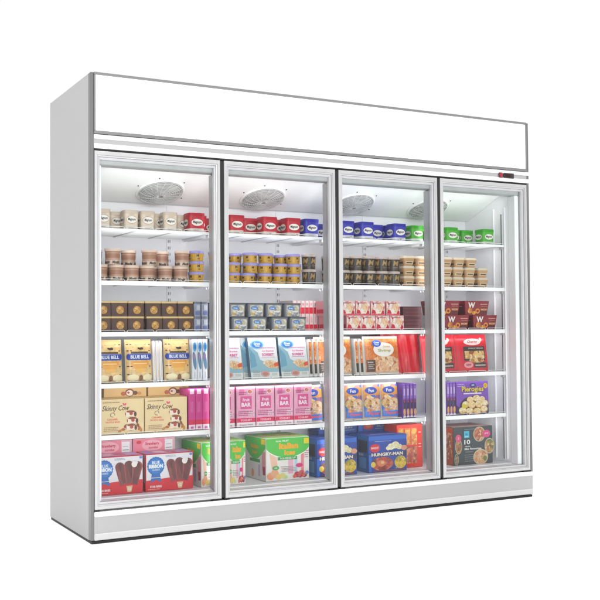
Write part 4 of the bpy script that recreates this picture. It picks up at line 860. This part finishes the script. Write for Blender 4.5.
put('sc', k_sc, 'cream box of ice cream bars', 'box', 'cream boxes of ice cream bars', 5, [.183, .3895])
put('scf', k_scflat, 'flat caramel coloured box stacked at back', 'box', 'cream boxes of ice cream bars', 5, [.235, .445], row=1, layer=1, y=.252, z=.1554)
put('sc', k_sc, 'cream box of ice cream bars', 'box', 'cream boxes of ice cream bars', 5, [.235, .445], row=1, y=.255)
put('mag', k_mag, 'slim magenta carton', 'box', 'slim magenta cartons', 5, [.515, .550, .585], y=.14)
put('pinkb', k_pinkb, 'pink fruit bar box with crimson band', 'box', 'pink fruit bar boxes', 5, [.682, .790, .892, .994, 1.096])
put('orbl', k_orbl, 'orange and blue popcorn bag', 'bag', 'orange and blue snack bags', 5, [1.162, 1.285, 1.395, 1.503, 1.610], y=.135)
put('pursp', k_purspine, 'narrow purple dumpling box seen edge on', 'box', 'purple dumpling boxes', 5, [1.690, 1.712, 1.734, 1.756])
put('pursp', k_purspine, 'narrow purple dumpling box seen edge on', 'box', 'purple dumpling boxes', 5, [1.968, 1.988, 2.008])
put('pur', k_pur, 'purple box with dumpling picture', 'box', 'purple dumpling boxes', 5, [2.130])

put('pop', k_pop, 'ice pop box with blue rosette', 'box', 'red and white ice pop boxes', 6, [.165, .405])
put('popb', k_popback, 'tall pink strawberry ice box at back', 'box', 'pink strawberry ice boxes', 6, [.175, .385], row=1, y=.285)
put('it', k_it, 'large green and white fruit ice box', 'box', 'green and white fruit ice boxes', 6, [1.010])
put('its', k_itslim, 'narrow green and white fruit ice box', 'box', 'green and white fruit ice boxes', 6, [.610, .735])
put('hm', k_hm, 'blue dinner box with fried chicken picture', 'box', 'blue dinner boxes', 6, [1.285, 1.585])
put('hmb', k_hmback, 'taller blue dinner box at back', 'box', 'blue dinner boxes', 6, [1.405, 1.645], row=1, y=.335)
put('rd', k_rd, 'red dinner box with fried bites pictures', 'box', 'red dinner boxes', 6, [1.762], row=1, y=.20)
put('ten', k_ten, 'charcoal party food box printed 10', 'box', 'charcoal party food boxes', 6, [2.130])
# the two slots left of the charcoal box
# labels: how it looks, then where it stands among its like
from collections import defaultdict
byk = defaultdict(list)
for r in REG: byk[(r[0], r[1], r[2], r[3])].append(r)
alll = defaultdict(int); rows = defaultdict(set); lays = defaultdict(set)
for r in REG: alll[r[0]] += 1; rows[r[0]].add(r[3]); lays[r[0]].add(r[2])
for k, L in byk.items():
    L.sort(key=lambda r: r[4]); desc, sh, ly, rw = k
    for i, r in enumerate(L):
        o = r[5]; parts = []
        if len(L) > 1:
            parts.append('leftmost' if i == 0 else ('rightmost' if i == len(L) - 1 else ORD[i] + ' from left'))
        if len(lays[desc]) > 1: parts.append({2: ['bottom layer', 'top layer'], 3: ['bottom layer', 'middle layer', 'top layer']}[len(lays[desc])][ly])
        if len(rows[desc]) > 1: parts.append(('front row', 'second row', 'third row')[rw] if len(rows[desc]) > 2 else ('front row', 'back row')[rw])
        pre = 'on ' + SH[sh]
        lab = desc + ', ' + (' '.join(parts) + ' ' if parts else '') + pre
        o['label'] = lab
